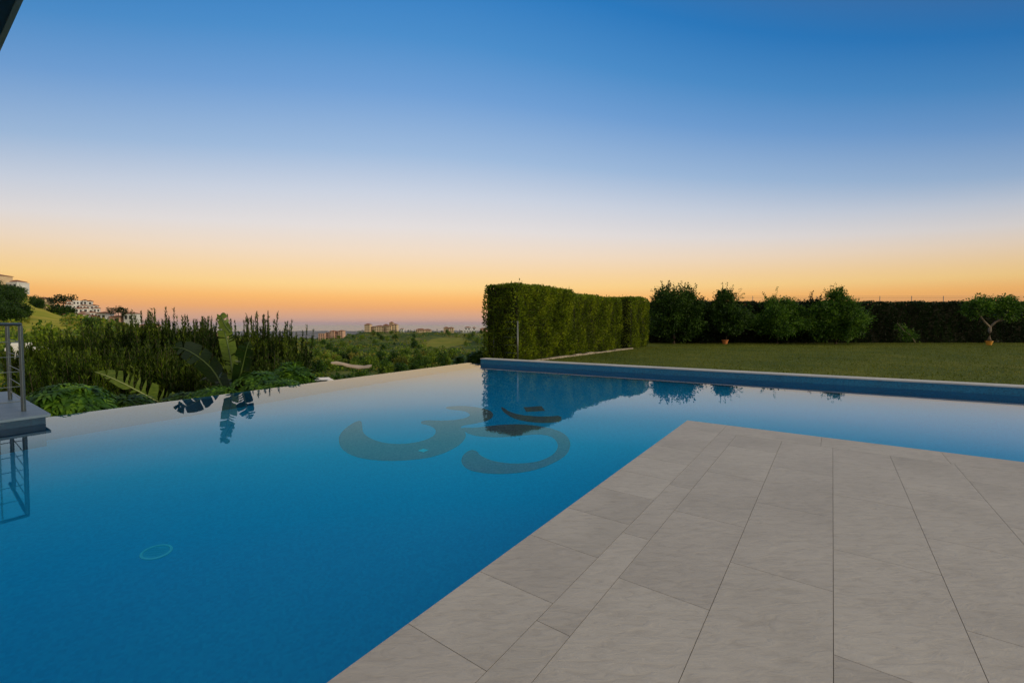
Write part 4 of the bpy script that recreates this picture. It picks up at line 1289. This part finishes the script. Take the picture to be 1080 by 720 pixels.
# row along the ridge to the right
row = [(424, 347.5, 'small white house just right of the cream apartment building', [(-3, 3, -3, 4, 0, 3.5, 1.2, 1, 2)], 'render_white'),
       (447, 348.5, 'long low brown roofed house on the ridge', [(-13, 2, -4, 5, 0, 3.5, 2.5, 1, 5), (0, 12, -2, 6, 0, 3.0, 2.2, 1, 4)], 'render_cream'),
       (473, 347.8, 'two storey cream house with dark roofs on the ridge', [(-8, 0, -3, 5, 0, 6, 2, 2, 3), (-1, 9, -4, 5, 0, 5.5, 1.8, 2, 3)], 'render_cream'),
       (495, 349, 'wide white house with a flat terrace near the tall hedge', [(-14, 13, -4, 5, 0, 3.6, 0, 1, 6), (-8, 2, -1, 5, 3.6, 8, 1.8, 1, 2), (5, 11, 0, 5, 3.6, 7.5, 1.8, 1, 1)], 'render_white'),
       (510, 349, 'brown house half hidden behind the tall hedge end', [(-6, 6, -3, 6, 0, 6, 2, 2, 3)], 'render_pink')]
for px, by, lab, bl, wm_ in row:
    building(lab, px, 790, bl, M[wm_], 0, 5, name='house', cat='house', zbase=at(px, by + 1.5, 790)[2])
# left hill
k3 = 350 / F
building('cream house at the very top of the left hill', 2, 345, [(-9, 3, -4, 6, 0, 9, 1.5, 2, 3)], M['render_cream'], 0, 4, name='house', cat='house', zbase=at(2, 304, 345)[2])
building('white villa with a low brown roof on the crest of the left hill', 17, 350, [(-6.5, 6, -4, 5, 0, 4.2, 0, 1, 4), (-5, 3, -1, 6, 4.2, 5.2, 1.6, 0, 0)], M['render_white'], 0, 4, name='house', cat='house', zbase=at(17, 304.5, 350)[2])
building('small cream house beside the dark cypress on the left hill', 48.5, 360, [(-4, 3, -3, 4, 0, 5, 1.4, 1, 2)], M['render_cream'], 0, 5, name='house', cat='house', zbase=at(48, 322, 360)[2])
zb = at(85, 338, 355)[2]
ter = []
rr_ = random.Random(4)
for lv, (xa, xb) in enumerate(((-14, 14), (-14, 15), (-12.5, 15), (-12, 13.5), (-11, 9))):
    x0_ = xa
    while x0_ < xb - 2:
        x1_ = min(xb, x0_ + rr_.uniform(3.5, 8.5))
        yo = lv * 3.4 + rr_.uniform(-1.4, 1.6)
        hh_ = rr_.uniform(2.4, 3.6)
        rf_ = 1.1 if rr_.random() < (0.45 if lv < 4 else 0.9) else 0.0
        ter.append((x0_ + .05, x1_ - .05, yo, yo + 9, lv * 3.0 if lv else 0, lv * 3.0 + hh_, rf_, 1, max(1, int((x1_ - x0_) / 2.6))))
        x0_ = x1_
building('white terraced apartment block stepping down the left hill', 85, 352, [(a_ * .74, b_ * .74, c_, d_, *e_) for a_, b_, c_, d_, *e_ in ter], M['render_white'], R(40), 7, zbase=zb)
low = [(76, 338, 'white house at the foot of the terraced apartments, on its left'), (86, 339.5, 'white arched house at the foot of the terraced apartments, in its middle'), (104, 340, 'white house at the right foot of the terraced apartments'), (111, 338, 'small white house with a red roof right of the terraced apartments'), (124, 340.5, 'small pinkish house under the umbrella pine'), (139, 338.5, 'small pale house right of the umbrella pine')]
for i, (px, by, lab) in enumerate(low):
    building(lab, px, 335, [(-3.2, 3.2, -3, 4, 0, 4.2 + (i % 2), 1.3, 1, 2)], M['render_pink' if i == 4 else 'render_white'], 0, 6, name='house', cat='house', zbase=at(px, by, 335)[2])
# nearer white building seen behind the railing
building('low white building with dark openings seen behind the steel railing', 29, 70, [(-2.2, 1.9, -1, 3, 0, 1.3, 0, 1, 4), (-1.8, 0.2, 0, 3, 1.3, 2.0, 0, 0, 0)], M['render_white'], R(46), 4, name='house', cat='house', zbase=at(30, 378, 70)[2])
for i, (px, by, Y, lab) in enumerate(((158, 352, 330, 'small house glimpsed through the spiky shrubs left of the tallest one'), (213, 357, 420, 'pale house glimpsed through the spiky shrubs left of the upright banana leaf'), (232, 360, 430, 'pale house glimpsed just beside the upright banana leaf'))):
    building(lab, px, Y, [(-5, 5, -3, 4, 0, 6, 1.6, 2, 3)], M['render_cream'], 0, 8, name='house', cat='house', zbase=at(px, by, Y)[2])

# bare earth terrace and white track in the valley
M['earth'] = noisy('bare_earth', (0.42, 0.3, 0.19), (0.6, 0.46, 0.32), 0.3, 0.95)


def patch(name, pix, Y0s, m, lift=0.5, kind='structure'):
    pts = []
    for (x, y0, y1), Yq in zip(pix, Y0s):
        a_ = at(x, y1, Yq); 
        pts.append((a_, at(x, y0, Yq + 10)))
    b = MB(); vs = []
    for a_, b_ in pts: vs += [tuple(a_), tuple(b_), (a_[0], a_[1], a_[2] - 0.4)]
    fs = []
    for i in range(len(pts) - 1):
        fs.append((3 * i, 3 * i + 3, 3 * i + 4, 3 * i + 1)); fs.append((3 * i + 2, 3 * i + 5, 3 * i + 3, 3 * i))
    b.add(vs, fs)
    return tag(b.build(name, m), kind=kind)


patch('earth_terrace', [(349, 381.6, 382.4), (355, 380.9, 383.4), (361, 382, 383.8), (366, 383.1, 385.8), (371, 384.4, 386.6), (378, 384.9, 388.0), (384, 385.4, 387.4), (389, 384.5, 386.9), (392, 384.4, 385.2)], [170] * 9, M['earth'])
patch('track', [(404, 370.6, 371.4), (420, 370.8, 371.6), (437, 371, 371.8), (455, 370.2, 371)], [430] * 4, M['earth'])

# ------------------------------------------------------------------ valley: trees


def tree_proto(kind, seed):
    rg = np.random.default_rng(seed)
    if kind == 'round':
        lb = [(rg.uniform(-.9, .9), rg.uniform(-.9, .9), 3.2 + rg.uniform(-.6, 1.2), 1.7 + rg.uniform(-.3, .5), 1.7, 1.5 + rg.uniform(-.2, .4)) for _ in range(5)]
        V = lobes_crown(lb, 900, 0.55, 0.8, rg=rg); mt = M['leaf_far']
    elif kind == 'hill':
        lb = [(rg.uniform(-.9, .9), rg.uniform(-.9, .9), 3.0 + rg.uniform(-.6, 1.2), 2.0 + rg.uniform(-.3, .5), 2.0, 1.6 + rg.uniform(-.2, .4)) for _ in range(5)]
        V = lobes_crown(lb, 2400, 0.45, 0.8, rg=rg); mt = M['leaf_hill']
    elif kind == 'warm':
        lb = [(rg.uniform(-1, 1), rg.uniform(-1, 1), 2.4 + rg.uniform(-.6, 1), 1.7, 1.6, 1.2) for _ in range(5)]
        V = lobes_crown(lb, 800, 0.55, 0.8, rg=rg); mt = M['leaf_far_b']
    elif kind == 'cypress':
        V = lobes_crown([(0, 0, 3.2, .55, .55, 3.0), (0, 0, 5.2, .3, .3, 1.6)], 500, 0.35, 0.5, rg=rg); mt = M['leaf_dark']
    else:
        V = lobes_crown([(-.9, 0, 5.3, 1.6, 1.6, .7), (1.1, .2, 5.0, 1.7, 1.6, .7), (0, 0, 5.7, 1.6, 1.5, .6)], 900, 0.45, 0.7, rg=rg); mt = M['leaf_dark']
    n = len(V)
    b = MB(); th = 2.4 if kind != 'pine' else 4.9
    b.tube([(0, 0, -1), (0, 0, th)], [0.2, 0.12], 6, cap=False)
    tv = np.concatenate(b.v); tf = np.array(b.f)
    V = np.concatenate([V, tv[tf]])
    o = quads('tree', V, [mt, M['bark']], mi=[0] * n + [1] * len(tf))
    return o


pr = {}
for kd, cnt in (('round', 4), ('hill', 3), ('warm', 3), ('cypress', 1), ('pine', 2)):
    pr[kd] = [tree_proto(kd, 50 + i + len(kd)) for i in range(cnt)]
usedp = set()
names = {'round': 'valley_tree', 'hill': 'hill_tree', 'warm': 'valley_tree', 'cypress': 'cypress_tree', 'pine': 'pine_tree'}


def put(kd, x, y, s, label, group, sz=1.0, z=None):
    p_ = pr[kd][random.randrange(len(pr[kd]))]
    if p_.name in usedp: o = p_.copy(); C.objects.link(o)
    else: o = p_; usedp.add(p_.name)
    o.name = names[kd]
    if z is None: z = float(ground(x, y) + bumps(np.array(x), np.array(y)))
    o.location = (x, y, z - 0.2); o.scale = (s, s, s * sz); o.rotation_euler = (0, 0, random.random() * 6.28)
    tag(o, label, 'tree', group)
    return o


def putpx(kd, px, Y, top_y, label, group=None, sz=1.0, hproto=6.5, wid=None):
    c_ = at(px, top_y, Y); z = float(ground(c_[0], Y) + bumps(np.array(c_[0]), np.array(Y)))
    s = max((c_[2] - z) / hproto / sz, 0.4)
    return put(kd, c_[0], Y, s, label, group, sz, z)


# single trees one can point at
putpx('pine', 66.5, 365, 311.5, 'left one of two flat topped pines behind the white apartments', hproto=6.4)
putpx('pine', 71.5, 368, 311.8, 'right one of two flat topped pines behind the white apartments', hproto=6.4)
putpx('cypress', 55.3, 352, 311.5, 'single slim dark cypress standing between the left hill and the white apartments', hproto=6.8)
putpx('pine', 124.5, 330, 324, 'umbrella pine on the skyline right of the white apartments', hproto=6.4)
putpx('pine', 133, 335, 329, 'lower umbrella pine right beside the skyline pine', hproto=6.4)
for i, px in enumerate((28, 33, 38, 5, 12, 22, 41, -5)):
    putpx('hill', px, 330 - i * 4, [305.5, 307, 311, 303, 305, 305, 315, 300][i], 'dark rounded tree on the crest of the left hill', 'dark trees covering the left hill', hproto=6.2)
for i, (px, ty) in enumerate(((62, 320), (58, 321), (66, 323), (70, 322))):
    putpx('hill', px, 340, ty, 'dark tree in the clump left of the white apartments', 'dark clump left of the white apartments', hproto=6.2)
for px in (381.5, 383.5, 379.5):
    putpx('round', px, 795, 346 + random.random() * 2, 'tree at the left end of the cream apartment building', 'trees left of the cream building', hproto=6.2)
for px in (421, 427, 430.5, 433, 437, 461, 466, 485, 487, 503):
    putpx('cypress' if px % 2 else 'round', px, 785, 346.5 + random.random() * 2, 'small dark tree between the houses of the ridge', 'trees between the ridge houses', hproto=6.5)


def inpatch(x, y):
    px = 540 + F * x / y
    d = y
    if 26 < px < 70 and 140 < d < 332: return True          # meadow
    if 62 < px < 150 and 318 < d < 372: return True
    if 340 < px < 398 and 120 < d < 205: return True
    return False


# left hill trees
random.seed(11)
cnt = 0
while cnt < 60:
    px = random.uniform(-30, 60); Y = random.uniform(180, 335)
    x = (px - 540) / F * Y
    if inpatch(x, Y) or (px > 30 and Y < 230): continue
    put('hill', x, Y, random.uniform(0.9, 1.5), 'dark rounded tree on the slope of the left hill', 'dark trees on the left slope')
    cnt += 1
# foot of the left hill and behind the shrubs
for i in range(34):
    px = random.uniform(-20, 320); Y = random.uniform(60, 190)
    x = (px - 540) / F * Y
    if px < 80 and Y > 100: continue
    if 0 < px < 60 and Y < 74: continue
    put(random.choice(['round', 'round', 'warm']), x, Y, random.uniform(0.7, 1.1), 'green tree in the valley behind the spiky shrubs', 'valley trees behind the spiky shrubs')
# middle valley, near
cnt = 0
while cnt < 64:
    px = random.uniform(315, 545); Y = 55 * (150 / 55) ** random.random()
    x = (px - 540) / F * Y
    s = random.uniform(0.55, 1.0)
    z = float(ground(x, Y)); topy = 341 - (z + 6 * s - EYE) / Y * F
    lim = 407 - (px - 315) * 0.133 - 14
    if topy < 378 or (340 < px < 398 and topy < 388): continue
    put(random.choice(['round', 'round', 'warm']), x, Y, s, 'leafy green tree in the near part of the valley beyond the pool edge', 'near valley trees')
    cnt += 1
cnt = 0
while cnt < 190:
    px = random.uniform(312, 540); Y = 160 * (790 / 160) ** random.random()
    x = (px - 540) / F * Y
    if inpatch(x, Y): continue
    if 450 < px < 488 and 470 < Y < 640: continue
    put(random.choice(['round', 'round', 'round', 'warm']), x, Y, random.uniform(0.5, 1.35), 'round green tree on the wooded slope below the ridge houses', 'wooded slope trees')
    cnt += 1

# scrub covering everything between the trees: uncountable
rg = np.random.default_rng(3)
n = 9000
pxs = rg.uniform(-40, 545, n); Ys = 45 * (815 / 45) ** rg.random(n)
xs = (pxs - 540) / F * Ys
keep = np.array([not inpatch(a, b_) and not (450 < p_ < 490 and 470 < b_ < 640) for a, b_, p_ in zip(xs, Ys, pxs)])
keep &= ~((pxs < 62) & (Ys < 74) & (Ys > 60))
keep &= ~((xs > -2) & (Ys < 60))
xs, Ys = xs[keep], Ys[keep]
zs = ground(xs, Ys) + bumps(xs, Ys)
per = 16
sz_ = rg.uniform(0.8, 2.2, len(xs)) * np.clip(Ys / 250, 0.45, 1.2)
base = np.repeat(np.column_stack([xs, Ys, zs]), per, 0); sr = np.repeat(sz_, per)
d = unit(rg.normal(0, 1, (len(base), 3))); d[:, 2] = np.abs(d[:, 2])
P = base + d * sr[:, None] * np.array([1.1, 1.1, 0.9])
V = leaves(P, d + np.array([0, 0, 0.3]), 1.0, 0.8, rg=rg)
V = P[:, None, :] + (V - P[:, None, :]) * (sr * 0.65)[:, None, None]
hf = len(V) * 6 // 10
mi_ = np.repeat((rg.random(len(xs)) < 0.35).astype(int), per)
tag(quads('scrub', V, [M['leaf_far'], M['leaf_far_b']], mi=mi_), 'low green and yellowish scrub covering the valley floor and slopes', 'scrub', kind='stuff')

# white car glimpsed at the valley road
c = at(334, 400.5, 40); 
M['car_white'] = mat('white_car_paint', (0.7, 0.7, 0.7), 0.25)
M['tyre'] = mat('tyre_rubber', (0.02, 0.02, 0.02), 0.8)
t = thing('parked_car', 'white car roof just showing above the pool edge right of the bushes', 'car', (c[0], 40, c[2] - 1.3), rz=0.3)
b = MB()
prof = [(-2.1, .35), (-2.1, .8), (-1.3, .95), (-.7, 1.4), (.9, 1.42), (1.6, 1.0), (2.1, .85), (2.1, .35)]
vs = [(x, y, z) for y in (-.85, .85) for x, z in prof]; n8 = len(prof)
b.add(vs, [tuple(range(n8)), tuple(range(2 * n8 - 1, n8 - 1, -1))] + [(i, i + n8, (i + 1) % n8 + n8, (i + 1) % n8) for i in range(n8)])
b.build('body', M['car_white'], t, bevel=0.05)
for y in (-.862, .852):
    MB().add([(x, y + dy, z) for dy in (0, .01) for x, z in ((-1.2, .95), (-.65, 1.33), (.85, 1.35), (1.4, 1.0))], [(0, 1, 2, 3), (7, 6, 5, 4), (0, 4, 5, 1), (1, 5, 6, 2), (2, 6, 7, 3), (3, 7, 4, 0)]).build('side_window', M['dark_pane'], t)
for x in (-1.3, 1.3):
    for y in (-.8, .8):
        MB().tube([(x, y - .1, .32), (x, y + .1, .32)], .32, 16).build('wheel', M['tyre'], t)


# ------------------------------------------------------------------ the air over the valley and the sea
hm = bpy.data.materials.new('evening_haze'); hm.use_nodes = True
nt = hm.node_tree
for n in list(nt.nodes): nt.nodes.remove(n)
pv = nt.nodes.new('ShaderNodeVolumePrincipled'); pv.inputs['Density'].default_value = 1.1e-5
pv.inputs['Color'].default_value = (0.95, 0.93, 0.95, 1); pv.inputs['Anisotropy'].default_value = 0.2
oh = nt.nodes.new('ShaderNodeOutputMaterial'); nt.links.new(pv.outputs[0], oh.inputs['Volume'])
tag(MB().box((-39000, -39000, -137), (39000, 39000, 62)).build('haze', hm), kind='stuff')
